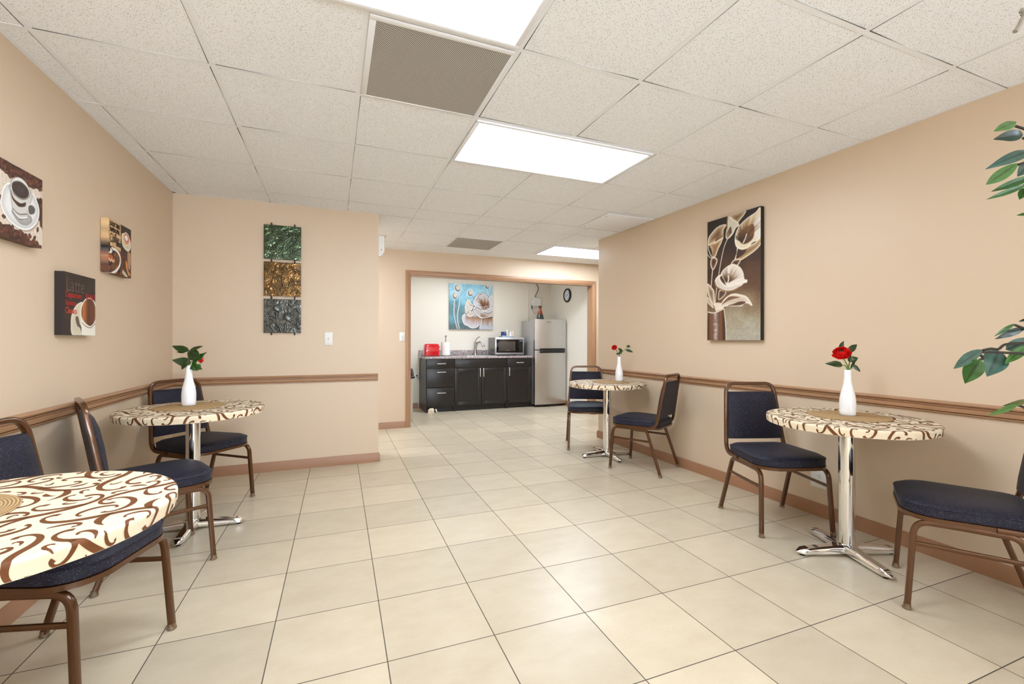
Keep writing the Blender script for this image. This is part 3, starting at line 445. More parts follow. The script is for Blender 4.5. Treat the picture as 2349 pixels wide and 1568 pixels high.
# ------------------------------------------------------------------ painted canvases (artwork colour per grid point)
class Art:
    def __init__(s, W, H, nx, ny, bg=(128, 128, 128)):
        s.W, s.H, s.nx, s.ny = W, H, nx, ny
        u, v = np.meshgrid(np.linspace(0, 1, nx), np.linspace(0, 1, ny)); s.u, s.v = u.ravel(), v.ravel()
        s.P = np.stack([s.u * W, s.v * H], 1); s.c = np.tile(np.array(bg, float), (nx * ny, 1)); s.h = np.zeros(nx * ny)
        s.rs = np.random.RandomState(3); s.px = W / (nx - 1)
    def sc(s, pts): return np.array([(p[0] * s.W, p[1] * s.H) for p in pts])
    def dist(s, pts):
        d = np.full(len(s.P), 1e9); tt = np.zeros(len(s.P)); n = len(pts) - 1
        for i in range(n):
            a, b = pts[i], pts[i + 1]; ab = b - a; L = max(ab @ ab, 1e-12)
            t = np.clip(((s.P - a) @ ab) / L, 0, 1); q = np.hypot(*(s.P - a - t[:, None] * ab).T); k = q < d
            d[k] = q[k]; tt[k] = (i + t[k]) / n
        return d, tt
    def inside(s, pts):
        x, y = s.P.T; r = np.zeros(len(x), bool); n = len(pts)
        for i in range(n):
            (x0, y0), (x1, y1) = pts[i], pts[(i + 1) % n]
            if y0 == y1: continue
            r ^= ((y0 > y) != (y1 > y)) & (x < (x1 - x0) * (y - y0) / (y1 - y0) + x0)
        return r
    def blend(s, a, col): s.c = s.c * (1 - a[:, None]) + np.asarray(col, float) * a[:, None]
    def noise(s, fx, fy, seed):
        r = np.random.RandomState(seed); g = r.rand(int(fy) + 3, int(fx) + 3); X = s.u * fx; Y = s.v * fy
        i, j = X.astype(int), Y.astype(int); a, b = X - i, Y - j; a = a * a * (3 - 2 * a); b = b * b * (3 - 2 * b)
        return (g[j, i] * (1 - a) + g[j, i + 1] * a) * (1 - b) + (g[j + 1, i] * (1 - a) + g[j + 1, i + 1] * a) * b
    def poly(s, pts, col, edge=None, ew=.003, deep=None, dw=.02, smooth=True, alpha=1.0):
        q = s.sc(pts)
        if smooth: q = np.array(CR(q, 6, True))
        ins = s.inside(q); d, _ = s.dist(np.vstack([q, q[:1]]))
        a = np.clip(np.where(ins, .5 + d / s.px, .5 - d / s.px), 0, 1) * alpha
        cc = np.tile(np.array(col, float), (len(s.P), 1))
        if deep is not None:
            k = np.clip(d / dw, 0, 1)[:, None]; cc = cc * (1 - k) + np.array(deep, float) * k
        s.blend(a, cc)
        if edge is not None: s.blend(np.clip((ew / 2 - d) / s.px + .5, 0, 1) , edge)
        return ins, d
    def line(s, pts, col, w, taper=0.0, smooth=True, alpha=1.0):
        q = s.sc(pts)
        if smooth and len(q) > 2: q = np.array(CR(q, 8))
        d, t = s.dist(q); ww = w * (1 - taper * t); s.blend(np.clip((ww / 2 - d) / s.px + .5, 0, 1) * alpha, col)
    def disc(s, c, rx, ry, col, edge=None, rot=0.0, soft=0.0):
        x, y = (s.P - np.array([c[0] * s.W, c[1] * s.H])).T; X = x * math.cos(rot) + y * math.sin(rot); Y = -x * math.sin(rot) + y * math.cos(rot)
        r = np.hypot(X / rx, Y / ry); k = np.clip((1 - r) * min(rx, ry) / max(s.px, soft) + .5, 0, 1); s.blend(k, col)
        if edge is not None: s.blend(np.clip(1 - np.abs(r - 1) * min(rx, ry) / s.px / 1.2, 0, 1), edge)
        return r
    def streaks(s, c, r0, r1, a0, a1, n, col, w, seed, alpha=.7, mask=None):
        r = np.random.RandomState(seed); keep = s.c.copy()
        for _ in range(n):
            a = math.radians(r.uniform(a0, a1)); l = r.uniform(r0, r1); l0 = r.uniform(0, .35) * l
            C0 = (c[0] + l0 * math.cos(a) / s.W, c[1] + l0 * math.sin(a) / s.H); C1 = (c[0] + l * math.cos(a) / s.W, c[1] + l * math.sin(a) / s.H)
            s.line([C0, C1], col, w, .85, False, alpha)
        if mask is not None:
            k = ~s.inside(np.array(CR(s.sc(mask), 6, True))); s.c[k] = keep[k]
    def mesh(s, name, mat, parent, thick, M, sides=None, relief=0.0):
        """front sheet in local (x right, y up, z out), wrapped sides behind it"""
        lut = np.clip(s.c, 0, 255) / 255; L = np.where(lut <= .04045, lut / 12.92, ((lut + .055) / 1.055) ** 2.4)
        nx, ny = s.nx, s.ny; vs = [(p[0] - s.W / 2, p[1] - s.H / 2, h * relief) for p, h in zip(s.P, s.h)]
        idx = np.arange(nx * ny).reshape(ny, nx)
        fs = [(idx[j, i], idx[j, i + 1], idx[j + 1, i + 1], idx[j + 1, i]) for j in range(ny - 1) for i in range(nx - 1)]
        ring = list(idx[0, :]) + list(idx[1:, -1]) + list(idx[-1, -2::-1]) + list(idx[-2:0:-1, 0]); o = nx * ny; n = len(ring)
        Lr = L[ring]; Lr = sum(np.roll(Lr, k_, 0) for k_ in range(-9, 10)) / 19
        side = Lr if sides is None else np.tile(np.array(lin(sides)), (n, 1))
        vs += [vs[k] for k in ring] + [(vs[k][0], vs[k][1], -thick) for k in ring]
        fs += [(o + (i + 1) % n, o + i, o + n + i, o + n + (i + 1) % n) for i in range(n)] + [tuple(range(o + n, o + 2 * n))]
        cols = np.vstack([L, side, side])
        me = bpy.data.meshes.new(name); me.from_pydata([tuple(M @ Vector(v)) for v in vs], [], [tuple(int(i) for i in f) for f in fs]); me.materials.append(MATS[mat])
        at = me.color_attributes.new('Col', 'FLOAT_COLOR', 'POINT'); at.data.foreach_set('color', np.hstack([cols, np.ones((len(cols), 1))]).astype(np.float32).ravel())
        me.polygons.foreach_set('use_smooth', [relief > 0] * len(me.polygons)); me.update()
        ob = bpy.data.objects.new(name, me); C.objects.link(ob); ob.parent = parent; return ob
# wall frames: local x = viewer's right, y = up, z = out of the wall
M_LEFT = Matrix(((0, 0, 1, 0), (1, 0, 0, 0), (0, 1, 0, 0), (0, 0, 0, 1)))
M_FRONT = Matrix(((1, 0, 0, 0), (0, 0, -1, 0), (0, 1, 0, 0), (0, 0, 0, 1)))
M_RIGHT = Matrix(((0, 0, -1, 0), (-1, 0, 0, 0), (0, 1, 0, 0), (0, 0, 0, 1)))
def text_part(name, txt, size, mat, parent, M, x, y, z=.0012, shear=0.0, sx=1.0, rot=0.0, align='LEFT', bold=0.0):
    cu = bpy.data.curves.new(name, 'FONT'); cu.body = txt; cu.size = size; cu.extrude = .0004; cu.shear = shear; cu.align_x = align; cu.offset = bold
    o = bpy.data.objects.new(name, cu); C.objects.link(o); bpy.context.view_layer.update()
    me = bpy.data.meshes.new_from_object(o.evaluated_get(bpy.context.evaluated_depsgraph_get())); C.objects.unlink(o); bpy.data.objects.remove(o)
    T = M @ Matrix.Translation((x, y, z)) @ Matrix.Rotation(rot, 4, 'Z') @ Matrix.Diagonal((sx, 1, 1, 1))
    me.transform(T); me.name = name; me.materials.clear(); me.materials.append(MATS[mat]); o = bpy.data.objects.new(name, me); C.objects.link(o); o.parent = parent; return o

def beans(a, reg, n, seed, size=.011, base=(128, 74, 54)):
    r = np.random.RandomState(seed); q = a.sc(reg); lo, hi = q.min(0), q.max(0); k = 0
    for _ in range(n * 6):
        p = lo + r.rand(2) * (hi - lo); x, y = p; ins = False
        for i in range(len(q)):
            (x0, y0), (x1, y1) = q[i], q[(i + 1) % len(q)]
            if y0 != y1 and ((y0 > y) != (y1 > y)) and x < (x1 - x0) * (y - y0) / (y1 - y0) + x0: ins = not ins
        if not ins: continue
        one_bean(a, (x / a.W, y / a.H), size * r.uniform(.8, 1.25), r.uniform(0, 3.1), r.uniform(.65, 1.2), base); k += 1
        if k >= n: break
def one_bean(a, c, s, rot, br, base):
    col = [min(255, x * br) for x in base]
    a.disc(c, s, s * .66, [x * .35 for x in col], rot=rot); a.disc(c, s * .86, s * .54, col, rot=rot)
    dx, dy = math.cos(rot) * s * .75, math.sin(rot) * s * .75
    a.line([(c[0] - dx / a.W, c[1] - dy / a.H), (c[0] + dx / a.W, c[1] + dy / a.H)], [x * .4 for x in col], s * .22)

def art_calla():
    D = TRACE['calla']; a = Art(.503, 1.0, 130, 250); v, u = a.v, a.u
    stops = [(0, (168, 160, 142)), (.14, (160, 148, 124)), (.27, (128, 104, 76)), (.38, (98, 68, 44)), (.55, (70, 42, 22)), (.75, (44, 26, 16)), (1, (30, 18, 14))]
    for ch in range(3): a.c[:, ch] = np.interp(v + (a.noise(5, 9, 1) - .5) * .14 + (.5 - u) * .12 * (v < .6), [s[0] for s in stops], [s[1][ch] for s in stops])
    a.c *= (1 + .12 * (a.noise(40, 80, 2) - .5))[:, None]
    E = (238, 228, 206); LT = (206, 186, 156); DK = (96, 66, 38)
    for k, w in (('Ast', .007), ('Bst', .006)): a.line(D[k], E, w)
    a.poly(D['B2'], (196, 170, 136), E, .006, (120, 88, 56), .03)
    a.poly(D['B'], (206, 196, 176), E, .007); a.poly(D['Bd'], (70, 42, 22)); a.line([D['B'][0], D['B'][9]], (150, 110, 60), .01)
    a.poly(D['A'], (206, 182, 150), E, .006, (104, 72, 44), .05); a.poly(D['A2'], (206, 190, 164), E, .005, (150, 108, 64), .025)
    a.line(D['A4'], E, .006); a.line(D['A5'], E, .005); a.poly(D['A3'], (190, 160, 124), E, .006, (74, 44, 28), .02)
    a.poly(D['C2'], (206, 180, 140), E, .006, (110, 74, 40), .04); a.poly(D['C2d'], (64, 38, 22), None)
    a.poly(D['C3'], (180, 146, 104), E, .006, (60, 38, 24), .02)
    a.poly(D['C'], (222, 208, 180), E, .01); a.poly(D['Cl'], (226, 222, 214)); a.poly(D['Cd'], (110, 72, 34), None, 0, (44, 26, 16), .04)
    c = D['Csp'][2]; a.streaks(c, .1, .26, 30, 110, 130, (150, 108, 62), .0045, 4, .5, D['C']); a.streaks(c, .06, .2, 35, 140, 110, (96, 62, 32), .004, 14, .6, D['C']); a.streaks(c, .05, .13, 40, 150, 50, (48, 28, 16), .005, 5, .7, D['C']); a.streaks(D['A'][11], .03, .16, 20, 80, 70, (120, 84, 52), .004, 61, .5, D['A']); a.streaks(D['A2'][6], .03, .14, 60, 110, 50, (140, 100, 60), .004, 62, .5, D['A2']); a.streaks(D['B'][7], .03, .12, 60, 110, 40, (150, 120, 84), .004, 63, .5, D['B']); a.line(D['Csp'], (226, 206, 176), .01)
    a.poly(D['Fl'], (216, 200, 180), E, .005, (120, 84, 52), .03); a.poly(D['F2'], (206, 188, 164), E, .005, (110, 76, 50), .025)
    a.poly(D['D3'], (140, 110, 84), E, .005, (74, 48, 32), .02)
    a.poly(D['Vi'], (226, 208, 186), None); a.poly(D['E'], (226, 212, 196), E, .006, (198, 178, 156), .03); a.poly(D['Ed'], (92, 60, 42)); a.poly(D['Ee'], (118, 84, 62))
    a.poly(D['D'], (226, 216, 202), E, .007); c = D['Dsp'][2]; a.streaks(c, .06, .17, 15, 155, 120, (150, 118, 88), .004, 16, .5, D['D']); a.streaks(c, .05, .13, 20, 150, 80, (112, 80, 54), .004, 6, .6, D['D']); a.streaks(c, .03, .09, 20, 150, 50, (60, 38, 24), .005, 7, .7, D['D']); a.line(D['Dsp'], (230, 214, 190), .012)
    a.poly(D['D2'], (228, 218, 206), E, .007, (210, 196, 180), .02); a.line([D['D2'][i] for i in (13, 12, 11, 10, 9, 8)], (150, 112, 78), .012, .4)
    ins, d = a.poly(D['V'], (60, 34, 22), None, 0, None, .02, False); x0, x1 = min(p[0] for p in D['V']), max(p[0] for p in D['V'])
    x = (u - x0) / (x1 - x0); k = np.exp(-((x - .46) / .16) ** 2) * (.75 + .5 * (a.noise(30, 60, 8) - .5)); vc = np.array((60, 34, 22)) * (1 - k)[:, None] + np.array((206, 186, 174)) * k[:, None]
    k2 = (np.exp(-((x - .2) / .1) ** 2) + np.exp(-((x - .74) / .1) ** 2)) * .6; vc = vc * (1 - k2)[:, None] + np.array((150, 98, 56)) * k2[:, None]; a.c[ins] = vc[ins]
    a.line(D['V'][:4], E, .007); a.line([D['V'][3], D['V'][4], D['V'][5], D['V'][6]], E, .006)
    t = thing('canvas_painting', 'tall brown calla lily canvas painting on the right wall', 'painting', (xr(2.647) - .003, 2.647, 1.667), math.atan(.0115))
    ob = a.mesh('canvas', 'painted_canvas', t, .036, M_RIGHT @ Matrix.Translation((0, 0, .036)), (24, 18, 14))
art_calla()

def art_blue():
    D = TRACE['blue']; a = Art(.812, .812, 130, 130); n1 = a.noise(5, 5, 11); n2 = a.noise(14, 14, 12); n3 = a.noise(50, 50, 13)
    g = np.clip(a.v * 1.15 - .1 + (n1 - .5) * .45 + (n2 - .5) * .25, 0, 1)
    for ch in range(3): a.c[:, ch] = np.interp(g, [0, .3, .6, 1], [(86, 112, 116)[ch], (98, 144, 154)[ch], (124, 186, 204)[ch], (158, 208, 226)[ch]])
    a.c *= (1 + .16 * (n3 - .5))[:, None]
    Wt = (228, 228, 224)
    for k, w in (('s1', .02), ('s2', .02), ('s5', .022)): a.line(D[k], (214, 218, 216), w); a.line([(p[0] + .008, p[1]) for p in D[k]], (120, 112, 108), .005)
    a.line(D['s4'], (208, 216, 216), .016); a.line(D['s3'], (150, 120, 104), .009)
    for (c, rx, ry, ro) in zip(D['buds'], (.046, .04, .042, .034), (.06, .054, .05, .036), (.35, 0, .2, 0)):
        a.disc((c[0], c[1] + .012), rx * 1.35, ry * 1.25, (222, 232, 236), rot=ro, soft=.05); a.disc(c, rx, ry, (92, 62, 48), rot=ro); a.disc((c[0] + .008, c[1] + .012), rx * .88, ry * .84, (222, 208, 192), rot=ro, soft=.02)
    OL = (92, 68, 58)
    def pet(k, col, deep=None, dw=.05): a.poly(D[k], col, OL, .026, deep, dw); a.poly(D[k], col, Wt, .015, deep, dw)
    pet('P1', (204, 204, 208)); pet('P1r', (198, 200, 204)); c = D['st'][1]
    a.streaks((c[0] - .01, c[1] + .02), .12, .24, 20, 155, 70, (150, 104, 70), .009, 21, .6, D['P1']); a.streaks((c[0] - .01, c[1]), .07, .16, 15, 165, 70, (104, 66, 38), .01, 22, .75, D['P1'])
    pet('P4', (202, 198, 204))
    for i in range(60):
        q = D['P4'][11 - i % 3] if 0 else (np.interp(i / 59, [0, .5, 1], [.39, .55, .72]), np.interp(i / 59, [0, .5, 1], [.32, .28, .27])); r_ = random.uniform(.08, .2); an = -1.9 + i / 59 * .5
        a.line([q, (q[0] + r_ * math.cos(an), q[1] + r_ * math.sin(an))], (150, 98, 60), .008, .9, False, .7)
    pet('P5', (190, 192, 198))
    for i in range(50):
        x = .76 + .24 * i / 49; a.line([(x, .27), (x - .02, .27 - random.uniform(.08, .22))], (146, 94, 52), .009, .9, False, .75)
    pet('P2', (214, 202, 190)); pet('P6', (204, 190, 178)); pet('P3', (206, 204, 206), (190, 182, 176), .06)
    for i in range(45):
        x = .72 + .28 * i / 44; y = .34 - .06 * math.sin((x - .7) * 6); a.line([(x, y - .04), (x - .01, y + random.uniform(.01, .06))], (138, 88, 52), .009, .9, False, .7)
    for k in ('e1', 'e2', 'e3', 'e4', 'e5', 'e6', 'e7'):
        a.line([(p[0], p[1] - .012) for p in D[k]], (84, 60, 48), .016); a.line(D[k], Wt, .013)
    for p in D['st']: a.disc(p, .018, .018, (206, 170, 150), (90, 60, 46))
    t = thing('canvas_painting', 'square blue canvas painting of a white poppy above the kitchen counter', 'painting', (2.327, 7.798, 1.78))
    a.mesh('canvas', 'painted_canvas', t, .034, M_FRONT @ Matrix.Translation((0, 0, .034)))
art_blue()

def left_canvas(a, y0, z0, label, sides=None):
    t = thing('canvas_print', label, 'wall art', (XL + .002, y0 + a.W / 2, z0 + a.H / 2))
    a.mesh('canvas', 'painted_canvas', t, .036, M_LEFT @ Matrix.Translation((0, 0, .036)), sides); return t
def art_cup():
    D = TRACE['cup']; a = Art(.304, .301, 130, 130, (216, 200, 182)); a.c *= (1 + .16 * (a.noise(90, 90, 31) - .5) + .1 * (a.noise(90, 12, 32) - .5))[:, None]
    for k, n in (('top', 130), ('bot', 110), ('right', 50)): a.poly(D[k], (52, 26, 20), smooth=False); beans(a, D[k], n, len(k) + n)
    for i, p in enumerate(D['beans']): one_bean(a, p, .012, i * 1.3, .9, (128, 74, 54))
    a.poly([(p[0] + .02, p[1] - .03) for p in D['sau']], (120, 100, 84), alpha=.5); a.poly(D['sau'], (196, 194, 190), (238, 238, 234), .007, (228, 226, 222), .03); a.poly(D['sauin'], (150, 146, 142), None, 0, (178, 174, 170), .02)
    a.poly(D['cup'], (206, 202, 194), (150, 144, 138), .003); a.poly(D['band'], (70, 44, 34)); a.line(D['l1'], (110, 106, 102), .005); a.line(D['l2'], (84, 80, 76), .005); a.line([(p[0], p[1] + .012) for p in D['l2']], (240, 240, 236), .005)
    a.poly(D['han'], (92, 88, 84), (224, 222, 216), .006); a.poly(D['rim'], (226, 224, 218), (110, 104, 98), .003); a.poly(D['cof'], (60, 46, 42), (126, 116, 108), .004, (72, 60, 58), .03)
    left_canvas(a, 2.292, 1.558, 'burlap canvas print of a silver cup and coffee beans, highest on the left wall')
art_cup()
def art_latte():
    D = TRACE['latte']; a = Art(.298, .304, 120, 120, (46, 32, 26)); a.c *= (1 + .5 * (a.noise(8, 10, 41) - .5) + .2 * (a.noise(50, 50, 42) - .5))[:, None]
    a.poly(D['sau'], (216, 206, 178), (238, 230, 212), .004, (206, 196, 172), .03); a.poly(D['sp'], (96, 84, 74), (60, 48, 40), .003); a.poly(D['cup'], (236, 230, 216), (244, 240, 230), .004)
    a.line(D['lip'], (110, 84, 64), .004)
    ins, d = a.poly(D['cof'], (84, 44, 22), (92, 54, 34), .003); x0, x1 = min(p[0] for p in D['cof']), max(p[0] for p in D['cof']); x = (a.u - x0) / (x1 - x0)
    for ch in range(3): a.c[ins, ch] = np.interp(x[ins] + .08 * (a.noise(10, 4, 43)[ins] - .5), [0, .15, .3, .5, .75, 1], [(120, 66, 34)[ch], (186, 112, 54)[ch], (156, 84, 40)[ch], (86, 46, 24)[ch], (100, 54, 30)[ch], (112, 60, 36)[ch]])
    t = left_canvas(a, 2.772, 1.181, 'dark canvas print with red lettering, lowest on the left wall', (34, 22, 18))
    M = M_LEFT @ Matrix.Translation((0, 0, .036)); W, H = a.W, a.H; P = lambda i: (D['T'][i][0] * W - W / 2, D['T'][i][1] * H - H / 2)
    x, y = P(0); text_part('lettering', 'Latte', .095, 'lettering_grey', t, M, -.142, .062, sx=.9)
    text_part('lettering', 'Cappuccino', .04, 'lettering_red', t, M, -.146, .032, sx=.8); text_part('lettering', 'BLEND', .04, 'lettering_red', t, M, .045, .036, sx=.78)
    text_part('lettering', 'Espresso', .034, 'lettering_red', t, M, -.144, -.006, sx=.8); text_part('lettering', 'Classics', .042, 'lettering_orange', t, M, -.146, -.046, sx=.8)
art_latte()
def art_coffee():
    D = TRACE['coffee']; a = Art(.304, .307, 120, 120, (206, 168, 122)); a.c *= (1 + .5 * (a.noise(60, 26, 51) - .5) + .3 * (a.noise(110, 110, 52) - .5))[:, None]
    a.poly(D['dark'], (44, 28, 18), smooth=False); a.poly(D['lowr'], (74, 42, 30), smooth=False); a.c *= (1 + .25 * (a.noise(40, 40, 53) - .5))[:, None]
    beans(a, D['lowr'], 90, 54, .009, (122, 66, 58)); a.poly(D['sack'], (176, 138, 100)); a.poly(D['scoop'], (206, 140, 70)); a.poly(D['plate'], (206, 190, 160))
    a.poly([(-.1, .5), (.2, .5), (.5, .46), (.62, .3), (.6, .1), (.5, -.1), (-.1, -.1)], (112, 58, 30), smooth=False); a.poly([(-.1, .46), (.3, .44), (.5, .3), (.52, .12), (.36, -.02), (-.1, -.05)], (40, 18, 12)); beans(a, [(.0, .3), (.4, .4), (.5, .2), (.35, .02), (0, .02)], 60, 55, .014, (176, 104, 62))
    a.line(D['rim'], (238, 232, 220), .016); a.poly([(-.05, .36), (.1, .4), (.22, .34), (.2, .2), (.05, .12), (-.05, .14)], (34, 16, 12)); a.poly([(-.05, .33), (.12, .34), (.2, .28), (.1, .24), (-.05, .27)], (176, 92, 40)); a.poly([(-.05, .46), (.08, .47), (.16, .42), (.13, .36), (.04, .34), (-.05, .37)], (226, 220, 208), (40, 24, 18), .006); a.disc((.0, .47), .022, .03, (24, 16, 14))
    for i in range(5): a.disc((.02 + i * .05, .24 - .02 * (i % 2)), .008, .01, (226, 176, 140))
    a.poly(D['sau'], (228, 218, 192), (244, 240, 226), .004, (206, 192, 160), .03); a.poly(D['cup'], (216, 140, 98), (240, 236, 222), .005); a.poly(D['heart'], (244, 238, 226), (150, 70, 40), .004)
    a.poly(D['bl'], (52, 34, 26), smooth=False)
    t = left_canvas(a, 3.224, 1.548, 'burlap canvas print reading Coffee, nearest the corner on the left wall')
    M = M_LEFT @ Matrix.Translation((0, 0, .036))
    text_part('lettering', 'GOOD TIMES', .034, 'lettering_dark', t, M, -.138, .117, sx=.62, bold=.0012); text_part('lettering', 'HAPPEN OVER', .034, 'lettering_dark', t, M, -.14, .084, sx=.56, bold=.0012)
    text_part('lettering', 'Coffee', .078, 'lettering_dark', t, M, -.145, .02, shear=.3, sx=.58, rot=.06)
art_coffee()

# three embossed metal tiles on iron straps
def metal_tile(key, base, hi, z0, label, parent_label, seed):
    a = Art(.296, .299, 110, 110, base); n = a.noise(9, 9, seed); n2 = a.noise(36, 36, seed + 1)
    a.c = np.array(base) * (.72 + .5 * n + .25 * (n2 - .5))[:, None]; H = (n - .5) * .35 + (n2 - .5) * .22 + (a.noise(18, 18, seed + 5) - .5) * .3; dk = np.zeros(len(a.P)); up = np.zeros(len(a.P))
    for st in TRACE[key]:
        q = np.array(CR(a.sc(st), 6)); d, t = a.dist(q); wd = .0046 * (1 - .45 * np.abs(2 * t - 1)); H = np.maximum(H, .95 * np.exp(-(d / wd) ** 2)); dk = np.maximum(dk, np.exp(-((d - wd * 1.7) / (wd * .6)) ** 2)); up = np.maximum(up, np.exp(-(d / wd) ** 2))
    a.blend(dk * .6, np.array(base) * .3); a.blend(up * .5, hi); e_ = np.minimum.reduce([a.u, 1 - a.u, a.v, 1 - a.v]); a.blend(np.clip(1 - e_ / .012, 0, 1) * .8, (58, 42, 26)); H = H * np.clip(e_ / .03, 0, 1); a.h = H
    return a
t0 = thing('metal_wall_art', 'three embossed metal tiles in green, bronze and grey hung in a column', 'wall art', (-.412, YB - .001, 1.7))
for key, base, hi, zc_, lab in (('t1', (80, 98, 72), (190, 206, 186), 2.027, 'green embossed tile'), ('t2', (112, 82, 42), (214, 188, 144), 1.702, 'bronze embossed tile'), ('t3', (72, 72, 66), (204, 210, 208), 1.375, 'dark grey embossed tile')):
    a = metal_tile(key, base, hi, 0, '', '', 60 + zc_ * 10 if 0 else 61 + int(zc_ * 10))
    o = a.mesh('tile', 'embossed_metal', t0, .012, Matrix.Translation((0, 0, zc_ - 1.7)) @ M_FRONT @ Matrix.Translation((0, 0, .022)), (50, 34, 20), .011); o['label'] = lab
for x in (-.09, .095):
    MB().box(x - .006, x + .006, -.0085, -.0005, -.495, .5).build('strap', 'iron', t0, 0)

# ------------------------------------------------------------------ stacking chairs
def seat_ring(z, k, dx=0.0):
    pts = []
    for (x, y, r) in ((.222, .25, .12), (-.222, .25, .12), (-.2, -.205, .075), (.2, -.205, .075)):
        sx, sy = (1 if x > 0 else -1), (1 if y > 0 else -1); cx, cy = x - sx * r, y - sy * r
        a0 = {(1, 1): 0, (-1, 1): 90, (-1, -1): 180, (1, -1): 270}[(sx, sy)]
        for i in range(9):
            a = math.radians(a0 + 90 * i / 8); pts.append(((cx + (r - dx) * math.cos(a)) * k, (cy + (r - dx) * math.sin(a)) * k + .008 * (1 - k), z))
    return pts
TUBE = RR(.0225, .0225, .0045, 2)
def make_chair(label):
    t = thing('stacking_chair', label, 'chair', (0, 0, 0), 0, 'navy chairs at the dining tables')
    mb = MB(); mb.loft([seat_ring(.411, .96), seat_ring(.415, 1), seat_ring(.45, 1.0), seat_ring(.457, .985), seat_ring(.468, .9), seat_ring(.475, .75), seat_ring(.48, .5), seat_ring(.482, .2)])
    seat = mb.build('seat', 'navy_fabric', t, 60)
    mb = MB(); mb.tube(seat_ring(.4525, 1.0, -.0012) + seat_ring(.4525, 1.0, -.0012)[:2], .0024, 6); mb.build('piping', 'navy_fabric', seat, 60)
    mb = MB(); mb.loft([seat_ring(.392, .985), seat_ring(.393, 1.012), seat_ring(.411, 1.012), seat_ring(.4115, .985)]); mb.build('seat_frame', 'bronze_metal', t, 40)
    # backrest frame: one bent tube, tapering towards the top
    hz = [(-.207, -.04, .402), (-.207, -.185, .402), (-.168, -.262, .862), (.168, -.262, .862), (.207, -.185, .402), (.207, -.04, .402)]
    path = fillet(hz, [.085, .07, .07, .085], 7); mb = MB()
    rings = []
    for i, p in enumerate(path):
        tg = (path[min(i + 1, len(path) - 1)] - path[max(i - 1, 0)]).normalized()
        nrm = Vector((0, math.cos(.165), math.sin(.165))) if p.z > .5 else None
        lat = Vector((1 if p.x > 0 else -1, 0, 0)); a = (lat - tg * lat.dot(tg))
        if abs(tg.x) > .5:
            n_ = Vector((0, .985, .17)); a = tg.cross(n_)
            if a.z < 0: a = -a
        a.normalize(); b = tg.cross(a); rings.append([tuple(p + a * x + b * y) for x, y in TUBE])
    # keep ring winding consistent around the bend
    for k in range(1, len(rings)):
        prev = rings[k - 1]; cur = rings[k]; n = len(cur)
        best = min(range(n), key=lambda o: sum((Vector(prev[i]) - Vector(cur[(i + o) % n])).length for i in range(0, n, 3)))
        rings[k] = [cur[(i + best) % n] for i in range(n)]
    mb.loft(rings); mb.build('back_frame', 'bronze_metal', t, 28)
    # backrest pad between the tubes
    rs = []
    for z, k, th in ((.492, .97, .012), (.497, 1, .026), (.55, 1, .032), (.65, 1, .036), (.74, 1, .034), (.79, 1, .024), (.806, .97, .01)):
        y = -.185 - (z - .402) * .167; hw = (.207 - .039 * (z - .402) / .46 - .009) * k; c = []
        for i in range(13):
            s_ = -1 + i / 6; c.append((s_ * hw, y + .006 + th * (1 - abs(s_) ** 6 * .6), z))
        for i in range(13):
            s_ = 1 - i / 6; c.append((s_ * hw, y - .004 - th * .12 * (1 - abs(s_) ** 6), z))
        rs.append(c)
    MB().loft(rs).build('backrest', 'navy_fabric', t, 50)
    for sx in (-1, 1):
        top, mid = .384, .05
        for front in (True, False):
            if front: P = [(.203 * sx, mid, top), (.208 * sx, .208, top), (.22 * sx, .232, .012)]
            else: P = [(.203 * sx, mid, top), (.206 * sx, -.105, top), (.22 * sx, -.232, .012)]
            mb = MB(); mb.sweep(fillet(P, .06 if front else .05, 7), TUBE, (1, 0, 0)); leg = mb.build('leg', 'bronze_metal', t, 28)
            y = .232 if front else -.232; MB().lathe([(.013, 0), (.0165, .002), (.0165, .008), (.0135, .012), (.0135, .024)], 14, (.22 * sx, y, 0)).build('foot_glide', 'glide_plastic', leg, 40)
        mb = MB(); mb.sweep([(.2095 * sx,   .206, .288), (.2095 * sx, -.142, .288)], RR(.012, .018, .003, 2), (1, 0, 0)); mb.build('stretcher', 'bronze_metal', t, 28)
    mb = MB(); mb.sweep([(-.2, .1, .386), (.2, .1, .386)], RR(.02, .012, .003, 2), (0, 1, 0)); mb.build('cross_bar', 'bronze_metal', t, 40)
    return t
chair0 = make_chair('navy chair facing the viewer at the near right table, left of its column')
def pose(c, f): return (c[0], c[1], 0), math.atan2(f[1], f[0]) - PI / 2
l, r = pose((2.637, 2.044), (-.325, -.946)); chair0.location = l; chair0.rotation_euler = (0, 0, r)
for c, f, lab in (((2.6585, 3.35), (-.487, .873), 'navy chair on the near side of the farthest table, its back to the viewer'),
                  ((2.623, 1.077), (-.534, .845), 'navy chair cut off by the right edge, nearest the ficus leaves'),
                  ((-.887, 2.872), (.896, .446), 'navy chair seen from its side between the two left tables'),
                  ((-.879, 2.02), (.96, -.276), 'navy chair pushed under the nearest left table'),
                  ((2.63, 4.283), (-.45, -.89), 'navy chair behind the farthest table, facing the viewer in front of the kitchen opening'),
                  ((-.868, 3.776), (.766, -.643), 'navy chair in the left corner behind the table with the white vase')):
    l, r = pose(c, f); dup(chair0, l, r, lab)

